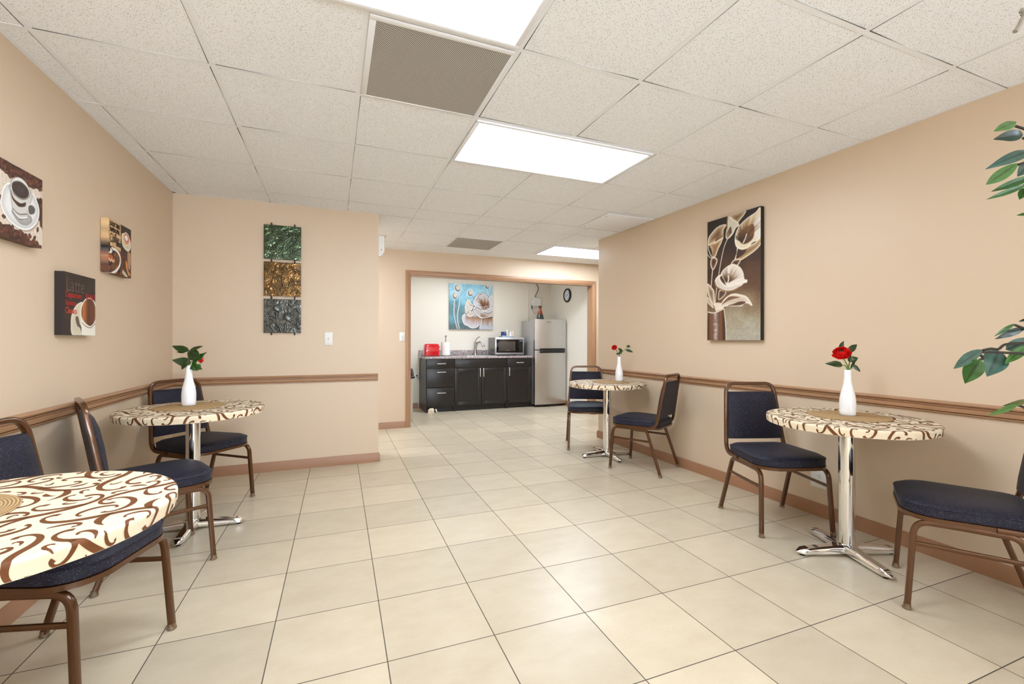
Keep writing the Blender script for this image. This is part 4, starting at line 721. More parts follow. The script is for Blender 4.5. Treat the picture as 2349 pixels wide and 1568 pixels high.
# ------------------------------------------------------------------ pedestal tables
TR_, TZ = .382, .742
def make_table(label):
    t = thing('pedestal_table', label, 'table', (0, 0, 0), 0, 'round pedestal tables')
    MB().lathe([(.02, TZ - .034), (TR_ - .012, TZ - .034), (TR_ - .006, TZ - .03), (TR_ - .006, TZ - .006), (TR_ - .01, TZ - .004), (.02, TZ - .004)], 64).build('tabletop', 'espresso_dark', t)
    MB().lathe([(.036, .05), (.038, .052), (.038, .69), (.036, .692)], 36).build('column', 'chrome', t)
    MB().lathe([(.11, .692), (.112, .694), (.112, .704), (.05, .708)], 32).build('mounting_plate', 'black_plastic', t)
    mb = MB(); mb.lathe([(.046, .03), (.052, .04), (.05, .056), (.04, .062), (.02, .062)], 32); mb.build('hub', 'chrome', t)
    for k in range(4):
        a = math.radians(70 + 90 * k); R = Matrix.Rotation(a, 4, 'Z'); rings = []
        for d, hw, zt, zl in ((.0, .040, .061, .022), (.05, .036, .059, .018), (.09, .029, .054, .014), (.15, .027, .048, .012), (.22, .026, .043, .012), (.252, .025, .039, .013), (.268, .017, .030, .015), (.283, .003, .021, .017)):
            h = zt - zl; rings.append([(d, -hw, zl), (d, hw, zl), (d, hw, zl + h * .45), (d, hw * .86, zl + h * .82), (d, hw * .62, zt), (d, -hw * .62, zt), (d, -hw * .86, zl + h * .82), (d, -hw, zl + h * .45)])
        mb = MB(); mb.M = R; mb.loft(rings); p = mb.build('foot', 'chrome', t, 30)
        g = MB(); g.M = R; g.lathe([(.012, 0), (.013, .002), (.013, .014)], 12, (.245, 0, 0)); g.build('glide', 'black_plastic', p)
    return t
table0 = make_table('pedestal table on the near right, beside the right wall')
TABS = [((2.60, 1.575), 0.0, 'right'), ((2.575, 3.83), -.1, 'far'), ((-.795, 3.28), .35, 'left'), ((-.775, 1.43), 1.0, 'near')]
table0.location = (2.60, 1.575, 0)
BASES = {'right': (2.545, 1.55), 'far': (2.53, 3.79), 'left': (-.775, 3.215), 'near': (-.8, 1.43)}
for (c, rz, k), lab in zip(TABS[1:], ('farthest pedestal table, at the right wall near the kitchen opening', 'pedestal table in the left corner with a white vase on it', 'nearest pedestal table, cut off by the left edge of the photo')):
    dup(table0, (c[0], c[1], 0), {'far': .26, 'left': .3, 'near': .78}[k], lab)

# printed tablecloths: the scroll print is cut into the cloth as a second surface of the same sheet
def scroll_paths(seed, RMAX):
    rnd = random.Random(seed); cell = .0045; N = int(2 * RMAX / cell) + 4; occ = np.zeros((N, N), bool); out = []
    def integ(x, y, a, L, kf, n=96):
        pts = [(x, y)]; h = L / n
        for i in range(n):
            a += kf((i + .5) / n) * h; x += math.cos(a) * h; y += math.sin(a) * h; pts.append((x, y))
        return pts, a
    def cells(pts, wd, grow):
        idx = set()
        for (x, y), q in zip(pts, wd):
            rr = q / 2 + grow; k = int(rr / cell) + 1; ci, cj = int((x + RMAX) / cell), int((y + RMAX) / cell)
            for i in range(-k, k + 1):
                for j in range(-k, k + 1):
                    if (i * i + j * j) * cell * cell <= rr * rr and 0 <= ci + i < N and 0 <= cj + j < N: idx.add((ci + i, cj + j))
        return idx
    def width(n, w0, bulb, tail=.22):
        W_ = []
        for i in range(n):
            s = i / (n - 1); q = w0 * (tail + (1 - tail) * math.sin(PI * s) ** .9)
            if bulb[0]: q += w0 * .55 * math.exp(-(s / .05) ** 2)
            if bulb[1]: q += w0 * .55 * math.exp(-((1 - s) / .05) ** 2)
            W_.append(q)
        return W_
    def S(x, y, a, L, sg): return integ(x, y, a, L, lambda s: sg * (-1) ** (s < .5) * (4.4 * abs(2 * s - 1) / L + 25 * abs(2 * s - 1) ** 5 / L + 1.5 / L))[0]
    def Cc(x, y, a, L, sg): return integ(x, y, a, L, lambda s: sg * (2.6 + 15 * abs(2 * s - 1) ** 4) / L)[0]
    def hook(x, y, a, L, sg): return integ(x, y, a, L, lambda s: sg * (.8 + 13 * s ** 3) / L, 44)[0]
    def leaf(x, y, a, L, sg): return integ(x, y, a, L, lambda s: sg * 1.6 / L, 24)[0]
    plan = [(S, .40, .0165, 500), (S, .28, .015, 800), (Cc, .2, .0135, 900), (S, .17, .012, 1000), (Cc, .12, .011, 1200), (hook, .085, .0105, 1400), (Cc, .085, .009, 1400), (hook, .055, .008, 1600), (leaf, .05, .010, 900), (hook, .038, .0066, 1600)]
    for fn, L0, w0, tries in plan:
        for _ in range(tries):
            rr = RMAX * math.sqrt(rnd.random()); th = rnd.uniform(0, 2 * PI); L = L0 * rnd.uniform(.85, 1.15); sg = rnd.choice((-1, 1))
            pts = fn(rr * math.cos(th), rr * math.sin(th), rnd.uniform(0, 2 * PI), L, sg)
            if fn is leaf: wd = [w0 * (.12 + 1.1 * math.sin(PI * (i / (len(pts) - 1)) ** 1.5)) for i in range(len(pts))]
            elif fn is hook: wd = width(len(pts), w0, (0, 1))
            else: wd = width(len(pts), w0, (1, 1))
            g = cells(pts[::3], wd[::3], .0046); hit = sum(occ[c] for c in g)
            if hit > .03 * len(g): continue
            grp = [(pts, wd)]
            if fn in (S, Cc):                  # offshoots grow out of the stem
                for s in ([.26, .47, .72] if L0 > .2 else [.4, .66]):
                    i = int(s * (len(pts) - 1)); dx, dy = pts[i + 1][0] - pts[i - 1][0], pts[i + 1][1] - pts[i - 1][1]; a = math.atan2(dy, dx); side = rnd.choice((-1, 1))
                    f2 = rnd.choice((hook, hook, leaf)); l2 = L * rnd.uniform(.2, .34); q = f2(pts[i][0], pts[i][1], a + side * .5, l2, side)
                    if f2 is leaf: w2 = [w0 * (.5 + .6 * math.sin(PI * (k / (len(q) - 1)))) * (1 - (k / (len(q) - 1)) ** 3 * .9) for k in range(len(q))]
                    else: w2 = [w0 * (.75 - .45 * k / (len(q) - 1)) + w0 * .5 * math.exp(-((1 - k / (len(q) - 1)) / .09) ** 2) for k in range(len(q))]
                    g2 = cells(q[6:], w2[6:], .005)
                    if sum(occ[c] for c in g2) > .02 * max(1, len(g2)) or len(g2 & cells(pts[::3], wd[::3], .0)) > .12 * len(g2): continue
                    grp.append((q, w2)); g = g | g2
            for c in g: occ[c] = True
            out += grp
    return out
def cloth_map(x, y, lift=0.0):
    r = math.hypot(x, y); a = math.atan2(y, x); rf = .008; R0 = TR_ - rf; wob = .0012 * math.sin(9 * a) + .0008 * math.sin(23 * a + 1)
    if r <= R0: q, z = r, TZ + lift
    elif r <= R0 + rf * PI / 2:
        b = (r - R0) / rf; q, z = R0 + (rf + lift) * math.sin(b), TZ - rf + (rf + lift) * math.cos(b)
    else:
        d = r - R0 - rf * PI / 2; q, z = TR_ + lift - (d * .12) + wob * min(1, d / .02), TZ - rf - d
    return (q * math.cos(a), q * math.sin(a), z)
CLOTH_R = TR_ - .008 + .008 * PI / 2 + .031
def make_cloth(label, seed):
    mb = MB(); radii = [.001, .1, .2, .3, .36] + [TR_ - .008 + .008 * PI / 2 * k / 5 for k in range(6)] + [CLOTH_R - .031 + .031 * k / 4 for k in range(1, 5)]; n = 128
    mb.loft([[cloth_map(r * math.cos(2 * PI * i / n), r * math.sin(2 * PI * i / n)) for i in range(n)] for r in radii], False)
    last = [cloth_map(CLOTH_R * math.cos(2 * PI * i / n), CLOTH_R * math.sin(2 * PI * i / n)) for i in range(n)]
    mb.loft([last, [(x * .975, y * .975, z - .003) for x, y, z in last], [(x * .94, y * .94, z + .001) for x, y, z in last]], False)
    for pts, wd in scroll_paths(seed, CLOTH_R):
        vs = []; fs = []
        for i, ((x, y), w_) in enumerate(zip(pts, wd)):
            p0, p1 = pts[max(i - 1, 0)], pts[min(i + 1, len(pts) - 1)]; dx, dy = p1[0] - p0[0], p1[1] - p0[1]; l_ = math.hypot(dx, dy) or 1; nx, ny = -dy / l_, dx / l_
            for k in (-1, 0, 1):
                X, Y = x + nx * w_ / 2 * k, y + ny * w_ / 2 * k; rr = math.hypot(X, Y)
                if rr > CLOTH_R - .001: X *= (CLOTH_R - .001) / rr; Y *= (CLOTH_R - .001) / rr
                vs.append(cloth_map(X, Y, .0008))
        for i in range(len(pts) - 1):
            for k in (0, 1): fs.append((i * 3 + k, i * 3 + k + 1, (i + 1) * 3 + k + 1, (i + 1) * 3 + k))
        mb.add(vs, fs, 1)
    return tag(mb.build('tablecloth', ['cloth_cream', 'cloth_brown'], None, 50), label, 'tablecloth', 'fitted scroll tablecloths')
cl0 = make_cloth('cream tablecloth with brown scrolls on the near right table', 7)
CL = {'right': cl0}
for (c, rz, k), lab in zip(TABS[1:], ('cream tablecloth with brown scrolls on the farthest table by the kitchen', 'cream tablecloth with brown scrolls on the left corner table', 'cream tablecloth with brown scrolls on the nearest left table, large in the foreground')):
    CL[k] = dup(cl0, (c[0], c[1], 0), rz * 2.1, lab)
cl0.location = (TABS[0][0][0], TABS[0][0][1], 0)
# straw placemats
def make_mat(label, loc):
    o = MB().lathe([(.001, .0), (.186, 0), (.19, .0015), (.19, .003), (.186, .0045), (.001, .0045)], 72).build('placemat', 'woven_straw', None, 50); o.location = loc
    return tag(o, label, 'placemat', 'round straw placemats')
mats = {'right': (2.655, 1.60), 'far': (2.64, 3.85), 'left': (-.825, 3.335), 'near': (-.905, 1.44)}
m0 = None
for k, lab in (('right', 'round straw placemat on the near right table'), ('far', 'round straw placemat on the farthest table'), ('left', 'round straw placemat on the left corner table'), ('near', 'straw placemat on the nearest table, cut off by the left edge')):
    loc = (mats[k][0], mats[k][1], TZ + .0008)
    if m0 is None: m0 = make_mat(lab, loc)
    else: dup(m0, loc, 0, lab)
# bottle vases
def make_vase(label):
    o = MB().lathe([(.01, 0), (.034, 0), (.0375, .003), (.0385, .02), (.0395, .06), (.0385, .085), (.034, .115), (.0265, .145), (.0205, .175), (.0175, .205), (.0165, .235), (.0168, .25), (.0155, .2515), (.0142, .25), (.0142, .2), (.02, .15), (.03, .1), (.034, .02), (.01, .01)], 40).build('bottle_vase', 'white_ceramic', None, 60)
    return tag(o, label, 'vase', 'white bottle vases')
VZ = TZ + .0055
VP = {'right': (2.668, 1.612), 'far': (2.745, 3.862), 'left': (-.842, 3.378)}
v0 = make_vase('white bottle vase on the near right table'); v0.location = VP['right'] + (VZ,)
dup(v0, VP['far'] + (VZ,), 0, 'white bottle vase on the farthest table by the kitchen'); dup(v0, VP['left'] + (VZ,), 0, 'white bottle vase on the left corner table')

# ------------------------------------------------------------------ leaves and flowers
def leaf_mesh(mb_name, base, tip, width, mat, parent, side=(0, 0, 1), fold=.25, bend=.12, lobes=0, shape=1.0, twist=0.0):
    b, t = Vector(base), Vector(tip); d = t - b; L = d.length; d.normalize(); sd = Vector(side); sd = (sd - d * sd.dot(d)).normalized(); up = d.cross(sd)
    vs = []; vein = []; nu, nv = 12, 8
    for i in range(nu + 1):
        s = i / nu; hw = width / 2 * (math.sin(PI * s ** (.78 * shape)) ** .8) * (1 - .25 * s ** 4)
        if lobes: hw *= 1 + .28 * math.sin(s * lobes * 2 * PI)
        hw = max(hw, width * .012); c = b + d * (L * s) + up * (bend * L * math.sin(PI * s) * .5); tw = twist * s; S_ = sd * math.cos(tw) + up * math.sin(tw); U_ = up * math.cos(tw) - sd * math.sin(tw)
        for j in range(nv + 1):
            q = -1 + 2 * j / nv; vs.append(tuple(c + S_ * (q * hw) + U_ * (-fold * abs(q) * hw + .04 * hw * math.sin(5 * s * PI + 2 * q)))); vein.append(max(0, 1 - abs(q) * 6) * .9 + (.18 if abs(math.sin((s * 9 + abs(q) * 1.6) * PI)) < .25 else 0))
    n = len(vs); th = up * .0004; vs2 = vs + [tuple(Vector(p) - th) for p in vs]; fs = []
    for i in range(nu):
        for j in range(nv):
            a = i * (nv + 1) + j; f = (a, a + 1, a + nv + 2, a + nv + 1); fs += [f, tuple(k + n for k in f[::-1])]
    me = bpy.data.meshes.new(mb_name); me.from_pydata(vs2, [], fs); me.materials.append(MATS[mat]); at = me.attributes.new('vein', 'FLOAT', 'POINT'); at.data.foreach_set('value', vein + vein)
    me.polygons.foreach_set('use_smooth', [True] * len(fs)); me.update(); o = bpy.data.objects.new(mb_name, me); C.objects.link(o); o.parent = parent; return o
def bloom(parent, c, axis, R):
    ax = Vector(axis).normalized(); Q = ax.to_track_quat('Z', 'Y').to_matrix().to_4x4(); M = Matrix.Translation(c) @ Q; mb = MB(); mb.M = M; rnd = random.Random(2)
    for ring, (n, r0, tilt, sz, z0) in enumerate(((7, .62, .35, .62, -.25), (7, .56, .65, .58, -.15), (6, .44, .95, .5, -.05), (6, .32, 1.15, .42, .02), (5, .2, 1.3, .32, .06))):
        for k in range(n):
            a = 2 * PI * (k + .5 * (ring % 2)) / n + rnd.uniform(-.1, .1); pts = []; m_ = 6
            for i in range(m_ + 1):
                for j in range(m_ + 1):
                    u = i / m_; v = -1 + 2 * j / m_; w_ = sz * R * math.sin(PI * (.18 + .64 * u)) * .85; al = tilt * (.35 + .9 * u)
                    rad = R * (.1 + r0 * .35) + math.cos(al) * u * sz * R * .9; z = R * z0 + math.sin(al) * u * sz * R * .95 - .12 * R * v * v * (1 - u)
                    an = a + v * w_ / max(rad, .25 * R) * .75; pts.append((rad * math.cos(an), rad * math.sin(an), z + .03 * R * math.sin(4 * v + k)))
            mb.add(pts, [(i * (m_ + 1) + j, i * (m_ + 1) + j + 1, (i + 1) * (m_ + 1) + j + 1, (i + 1) * (m_ + 1) + j) for i in range(m_) for j in range(m_)])
    mb.ball((0, 0, -.12 * R), (R * .5, R * .5, R * .3), 14); o = mb.build('bloom', 'petal_red', parent, 80)
    k = MB(); k.M = M
    k.ball((0, 0, .18 * R), (R * .2, R * .2, R * .12), 10)
    for i in range(14): k.ball((R * .22 * math.cos(i * .45), R * .22 * math.sin(i * .45), .2 * R), R * .035, 6)
    k.build('flower_center', 'flower_core', o)
def flower(loc, rz, label, b, stems, leaves):
    t = thing('flower_stem', label, 'flower', loc, rz, 'silk flowers in the white vases')
    mb = MB()
    for st in stems: mb.tube(CR(st, 6), .0028, 7)
    mb.build('stem', 'flower_stem', t)
    if b: bloom(t, *b)
    for (p, q, w_, mat, kw) in leaves: leaf_mesh('leaf', p, q, w_, mat, t, **kw)
    return t
# local frame of each flower: x across, y away from the room's camera side, z up; origin at the vase mouth
vz = VZ + .2515
R_ = 'leaf_rose'
flower((VP['right'][0], VP['right'][1], vz), -.382, 'red ranunculus in the vase on the near right table', ((-.042, -.01, .093), (-.5, -.5, .68), .057),
       [[(0, 0, -.2), (0, 0, 0), (-.008, 0, .035), (-.03, 0, .072)], [(0, 0, -.15), (.006, 0, .02), (.02, 0, .05), (.03, 0, .08)], [(0, 0, -.1), (-.005, 0, .01), (-.03, 0, .026)], [(0, 0, -.1), (.01, 0, .0), (.024, -.005, .01)]],
       [((-.03, 0, .026), (-.135, -.01, .035), .036, R_, dict(side=(.1, .3, 1), bend=-.15)), ((.0, .0, .1), (.068, .02, .142), .036, R_, dict(side=(-.3, .2, 1), bend=.15)), ((-.03, .02, .11), (.0, .03, .162), .026, R_, dict(side=(1, 0, .1))),
        ((.01, 0, .05), (.058, .0, .068), .034, R_, dict(side=(-.2, .2, 1), bend=.2)), ((.02, -.01, .03), (.056, -.02, -.01), .022, R_, dict(side=(.8, 0, .6))), ((.012, .01, .045), (.03, .015, .085), .03, R_, dict(side=(1, .2, 0))), ((.008, -.01, .012), (.03, -.02, .055), .022, R_, dict(side=(1, .2, 0)))])
flower((VP['far'][0], VP['far'][1], vz), -.382, 'small red ranunculus in the vase on the farthest table', ((-.052, -.01, .095), (-.45, -.8, .45), .036),
       [[(0, 0, -.2), (0, 0, 0), (-.015, 0, .04), (-.04, 0, .08)], [(0, 0, -.15), (.006, 0, .02), (.02, 0, .05), (.05, 0, .062), (.072, 0, .085), (.08, 0, .115)]],
       [((.078, 0, .108), (.118, .0, .102), .032, R_, dict(side=(0, .3, 1), bend=.2)), ((.066, 0, .072), (.142, -.01, .046), .03, R_, dict(side=(0, .3, 1), bend=.2)), ((-.01, 0, .085), (.045, .01, .055), .026, R_, dict(side=(.3, 0, 1))), ((.0, 0, .028), (-.036, -.01, .03), .02, R_, dict(side=(0, 0, 1))), ((.0, 0, .025), (.03, -.01, .07), .034, R_, dict(side=(1, 0, .2)))])
fl_left = flower((VP['left'][0], VP['left'][1], vz), -.382, 'dark leafy silk flower hiding its red bloom, in the left corner vase', ((.062, .03, .045), (.5, .8, .2), .04),
       [[(0, 0, -.2), (0, 0, 0), (.0, 0, .05), (.0, 0, .1)], [(0, 0, -.15), (.01, 0, .01), (.03, .01, .03), (.06, .02, .045)]],
       [((.0, 0, .105), (-.125, .0, .143), .052, R_, dict(side=(.2, .5, .8), bend=.12)), ((-.01, 0, .095), (.105, .0, .142), .038, R_, dict(side=(-.2, .5, .8), bend=.2)), ((-.005, -.01, .09), (.1, -.02, .062), .085, R_, dict(side=(.1, .25, 1), bend=.1)), ((.02, -.01, .02), (-.11, -.02, .04), .066, R_, dict(side=(0, .2, 1), bend=.3)), ((.01, -.02, .05), (-.03, -.03, -.03), .05, R_, dict(side=(1, 0, -.3), bend=.3)),
        ((-.02, 0, .1), (-.085, -.01, .098), .02, R_, dict(side=(0, .3, 1))), ((.02, 0, .01), (.135, .0, .1), .042, 'leaf_bright', dict(side=(-.4, .3, 1), lobes=2, bend=.15)), ((.02, 0, .005), (.1, .0, -.03), .05, 'leaf_bright', dict(side=(.3, .3, 1), lobes=2, bend=.15)), ((.02, -.005, .0), (.05, -.01, -.042), .03, 'leaf_bright', dict(side=(1, .3, 0), lobes=1))])
fl_left.scale = (.86, .86, .86)

# ------------------------------------------------------------------ kitchen
CT, CB = .905, .868          # worktop top and underside
FY = 7.18
def cab(name, x0, x1, label):
    t = thing(name, label, 'cabinet', ((x0 + x1) / 2, 7.49, 0), 0, 'dark kitchen base cabinets'); w2 = (x1 - x0) / 2 - .0005; y0, y1 = FY - 7.49 + .02, .305; mb = MB()
    mb.box(-w2, -w2 + .018, y0, y1, .0, CB - .002); mb.box(w2 - .018, w2, y0, y1, .0, CB - .002); mb.box(-w2 + .018, w2 - .018, y1 - .01, y1, .0, CB - .002); mb.box(-w2 + .018, w2 - .018, y0, y1 - .01, .1, .118); mb.box(-w2 + .018, w2 - .018, y0, y0 + .018, .62, CB - .002) if name != 'sink_cabinet' else mb.box(-w2 + .018, w2 - .018, y0, y0 + .018, .69, CB - .002)
    mb.build('carcass', 'espresso_wood', t, 0); MB().box(-w2 + .018, w2 - .018, y0 + .03, y0 + .045, 0, .1).build('toe_kick', 'espresso_dark', t, 0); return t, w2, FY - 7.49
def bar(parent, x, y, z, L, vert):
    mb = MB(); q = RR(.014, .010, .003, 2)
    if vert: mb.sweep([(x, y, z - L / 2), (x, y - .004, z), (x, y, z + L / 2)], q, (1, 0, 0)); ends = [(x, z - L / 2 + .012), (x, z + L / 2 - .012)]
    else: mb.sweep([(x - L / 2, y, z), (x, y - .003, z), (x + L / 2, y, z)], q, (0, 0, 1)); ends = [(x - L / 2 + .012, z), (x + L / 2 - .012, z)]
    for a, b in ends: mb.box(a - .005, a + .005, y, y + .026, b - .005, b + .005)
    mb.build('handle', 'chrome_satin', parent, 40)
def slab(name, t, x0, x1, y, z0, z1): return MB().box(x0, x1, y, y + .0195, z0, z1, .002).build(name, 'espresso_wood', t, 30)
def shaker(t, x0, x1, y, z0, z1):
    mb = MB(); f = .058; mb.box(x0 + f - .002, x1 - f + .002, y + .008, y + .0195, z0 + f - .002, z1 - f + .002)
    mb.box(x0, x0 + f, y, y + .0195, z0, z1, .0015); mb.box(x1 - f, x1, y, y + .0195, z0, z1, .0015); mb.box(x0 + f, x1 - f, y, y + .0195, z0, z0 + f, .0015); mb.box(x0 + f, x1 - f, y, y + .0195, z1 - f, z1, .0015)
    return mb.build('door', 'espresso_wood', t, 30)
plain('chrome_satin', (226, 224, 218), .22, metal=.85, var=.0)
t, w2, y = cab('drawer_cabinet', 1.397, 1.872, 'dark cabinet with three drawers at the left end of the counter')
for z0, z1, hz in ((.716, .862, .79), (.405, .708, .652), (.092, .397, .315)):
    d = slab('drawer', t, -w2 + .012, w2 - .004, y, z0, z1); bar(d, .01, y - .028, hz, .14, False)
t, w2, y = cab('sink_cabinet', 1.872, 2.797, 'wide dark sink cabinet with two doors in the middle of the counter')
slab('false_front', t, -w2 + .004, w2 - .004, y, .716, .862)
for s in (-1, 1):
    d = shaker(t, min(s * .004, s * (w2 - .004)), max(s * .004, s * (w2 - .004)), y, .092, .706); bar(d, s * .03, y - .028, .635, .145, True)
t, w2, y = cab('drawer_cabinet', 2.797, 3.262, 'dark cabinet with one drawer over one door, next to the refrigerator')
d = slab('drawer', t, -w2 + .004, w2 - .004, y, .716, .862); bar(d, 0, y - .028, .788, .135, False)
d = shaker(t, -w2 + .004, w2 - .004, y, .092, .706); bar(d, -w2 + .034, y - .028, .635, .145, True)
# worktop with a sink cut-out
SX0, SX1, SY0, SY1 = 2.10, 2.66, 7.27, 7.66
t = thing('worktop', 'speckled grey and pink laminate worktop over the dark cabinets', 'countertop', (2.33, 7.48, CB))
mb = MB(); f = lambda x0, x1, y0, y1, z0, z1, b=0: mb.box(x0 - 2.33, x1 - 2.33, y0 - 7.48, y1 - 7.48, z0 - CB, z1 - CB, b)
f(1.385, 3.268, 7.155, SY0 + .015, CB, CT, .006); f(1.385, 3.268, SY1 - .015, 7.797, CB, CT); f(1.385, SX0 + .015, SY0 + .015, SY1 - .015, CB, CT); f(SX1 - .015, 3.268, SY0 + .015, SY1 - .015, CB, CT)
mb.build('slab', 'granite_laminate', t, 30)
o = MB().box(-.9415, .9415, -.0105, .0105, 0, .092, .004).build('backsplash', 'granite_laminate', None, 30); o.location = (2.3265, 7.7865, CT + .0004); tag(o, 'low speckled laminate backsplash strip behind the sink and microwave', 'backsplash')
mb = MB(); f = lambda x0, x1, y0, y1, z0, z1, b=0: mb.box(x0 - 2.33, x1 - 2.33, y0 - 7.48, y1 - 7.48, z0 - CB, z1 - CB, b)
f(1.383, 1.386, 7.16, 7.795, CB + .001, CT - .001); mb.build('end_cap', 'grey_plastic', t, 0)
t = thing('sink', 'stainless steel sink set into the worktop', 'sink', ((SX0 + SX1) / 2, (SY0 + SY1) / 2, CT)); hx, hy = (SX1 - SX0) / 2, (SY1 - SY0) / 2
rect = lambda k, z: [(x, yy, z) for x, yy in RR(2 * hx - k, 2 * hy - k, .04, 4)]
MB().loft([rect(0, .0005), rect(.006, .007), rect(.03, .007), rect(.05, .002), rect(.07, -.02)], False).build('rim', 'steel_sink', t, 50)
MB().loft([rect(.07, -.02), rect(.09, -.13), rect(.13, -.155), rect(.4, -.16)], True).build('bowl', 'steel_sink', t, 50); MB().lathe([(.03, -.1595), (.04, -.158), (.042, -.1565), (.01, -.158)], 20).build('drain', 'chrome', t)
# faucet
t = thing('faucet', 'brushed nickel single lever faucet behind the sink', 'faucet', (2.385, 7.70, CT + .002))
MB().lathe([(.032, 0), (.033, .004), (.027, .012), (.025, .06), (.023, .2), (.024, .215), (.02, .235), (.008, .242)], 24).build('body', 'brushed_nickel', t)
MB().tube(CR([(0, 0, .08), (.012, -.03, .17), (.03, -.07, .225), (.06, -.115, .236), (.085, -.14, .205)], 7), .014, 12, scale=None).build('spout', 'brushed_nickel', t)
mb = MB(); mb.tube([(.08, -.135, .212), (.098, -.155, .165), (.101, -.158, .155)], .02, 14, scale=[.75, 1.25, 1.3]); mb.build('spray_head', 'brushed_nickel', t)
MB().tube(CR([(0, 0, .235), (.012, .0, .27), (.035, -.012, .305), (.075, -.03, .335)], 6), .009, 10).build('lever', 'black_nickel' if 'black_nickel' in MATS else 'brushed_nickel', t)
t = thing('soap_dispenser', 'small nickel soap dispenser beside the faucet', 'soap dispenser', (2.545, 7.70, CT + .001))
MB().lathe([(.018, 0), (.019, .003), (.013, .01), (.012, .05), (.008, .056), (.008, .07)], 18).build('body', 'brushed_nickel', t); MB().tube([(-.018, .0, .076), (0, 0, .079), (.025, -.03, .07)], .007, 8).build('nozzle', 'brushed_nickel', t)
# microwave
t = thing('microwave', 'steel and black microwave oven on the worktop beside the refrigerator', 'microwave', (2.93, 7.58, CT)); W = .275; yf = -.19
MB().box(-W, W, yf + .02, .19, .018, .318, .006).build('body', 'tray_grey', t, 30); MB().box(-W, W, yf, yf + .02, .016, .32, .006).build('door_frame', 'stainless_steel', t, 30)
MB().box(-W + .022, W - .022, yf - .003, yf + .001, .05, .285, .003).build('glass_front', 'oven_black', t, 30); MB().box(-W + .06, W - .17, yf - .0045, yf - .002, .08, .25, .001).build('window', 'oven_window', t, 30)
mb = MB(); mb.box(W - .095, W - .028, yf - .0045, yf - .002, .06, .22); mb.build('control_panel', 'black_plastic', t, 0); MB().box(W - .09, W - .035, yf - .006, yf - .0045, .255, .262).build('display', 'pale_blue_plastic', t, 0)
MB().box(-.075, -.015, yf - .006, yf - .0045, .088, .094).build('emblem', 'brushed_nickel', t, 0); mb = MB()
for i in range(6): mb.box(-W - .001, -W + .003, -.12 + i * .03, -.105 + i * .03, .05, .12)
mb.build('vent_slot', 'black_plastic', t, 0)
for x in (-.22, .22):
    for yy in (-.14, .14): MB().lathe([(.014, 0), (.014, .018)], 12, (x, yy, 0)).build('foot', 'black_plastic', t)
# tray with cups and packets on the microwave
mz = CT + .318
t = thing('serving_tray', 'pale blue plastic tray on top of the microwave', 'tray', (2.93, 7.56, mz + .002)); MB().loft([[(x, yy, z) for x, yy in RR(.25 * k, .17 * k, .03, 4)] for k, z in ((.9, 0), (1, .022), (.985, .024), (.88, .003))], True).build('dish', 'pale_blue_plastic', t, 50)
def rest(o, lab, cat, g=None): return tag(o, lab, cat, g)
o = MB().box(-.042, .042, -.03, .03, 0, .098, .002).build('tea_box', 'blue_box', None, 30); o.location = (2.866, 7.535, mz + .008); rest(o, 'small dark blue box at the left on the microwave tray', 'box')
k = MB().box(-.034, .034, -.0312, -.0302, .018, .03).build('label_band', 'pale_blue_plastic', o, 0); MB().tube(CR([(.008, -.031, .075), (.018, -.031, .085), (.022, -.031, .07), (.014, -.031, .062)], 4), .003, 6).build('printed_mark', 'white_plastic', o)
for i, (x, yy, h, lab) in enumerate(((2.948, 7.578, .145, 'taller pale paper cone on the microwave tray'), (3.0, 7.525, .11, 'shorter pale paper cone on the microwave tray'))):
    o = MB().lathe([(.03, 0), (.032, .002), (.012, h * .75), (.002, h)], 18).build('paper_cone', 'paper_white', None, 50); o.location = (x, yy, mz + .008); rest(o, lab, 'paper cone', 'paper cones on the tray')
for i, (x, lab) in enumerate(((3.035, 'left stack of cream paper cups on the microwave tray'), )):
    o = MB().lathe([(.022, .115), (.031, .012), (.033, .004), (.033, .0), (.028, 0), (.02, .112)], 20).build('paper_cup', 'cream_paper', None, 50); o.location = (3.06, 7.57, mz + .008); rest(o, 'upturned cream paper cup at the right on the microwave tray', 'cup', None)
# toaster
t = thing('toaster', 'glossy red toaster at the left end of the worktop', 'toaster', (1.535, 7.44, CT + .001)); mb = MB()
mb.loft([[(x * kx, yy * ky, z) for x, yy in RR(.255, .16, .035, 5)] for kx, ky, z in ((.97, .96, .008), (1, 1, .03), (.985, .98, .12), (.93, .93, .18), (.89, .88, .2), (.82, .78, .205))]); mb.build('housing', 'red_gloss', t, 40)
MB().box(-.12, .12, -.068, .068, 0, .012, .003).build('base', 'black_plastic', t, 30)
for yy in (-.03, .03): MB().box(-.085, .085, yy - .012, yy + .012, .2, .2065).build('slot', 'black_plastic', t, 0)
MB().box(.118, .142, -.018, .018, .145, .165, .004).build('lever', 'black_plastic', t, 30); MB().lathe([(.02, 0), (.018, .014)], 16).build('dial', 'black_plastic', t); t.children[-1].matrix_local = Matrix.Translation((.122, 0, .06)) @ Matrix.Rotation(PI / 2, 4, 'Y')
mb = MB(); mb.tube(CR([(-.12, .0, .02), (-.15, .01, .008), (-.165, .03, -.05), (-.168, .12, -.22), (-.15, .2, -.36), (-.155, .26, -.40), (-.175, .32, -.38), (-.182, .335, -.345)], 6), .0035, 7); mb.build('power_cord', 'black_plastic', t); MB().box(-.192, -.172, .325, .352, -.36, -.33, .003).build('plug', 'black_plastic', t, 30)
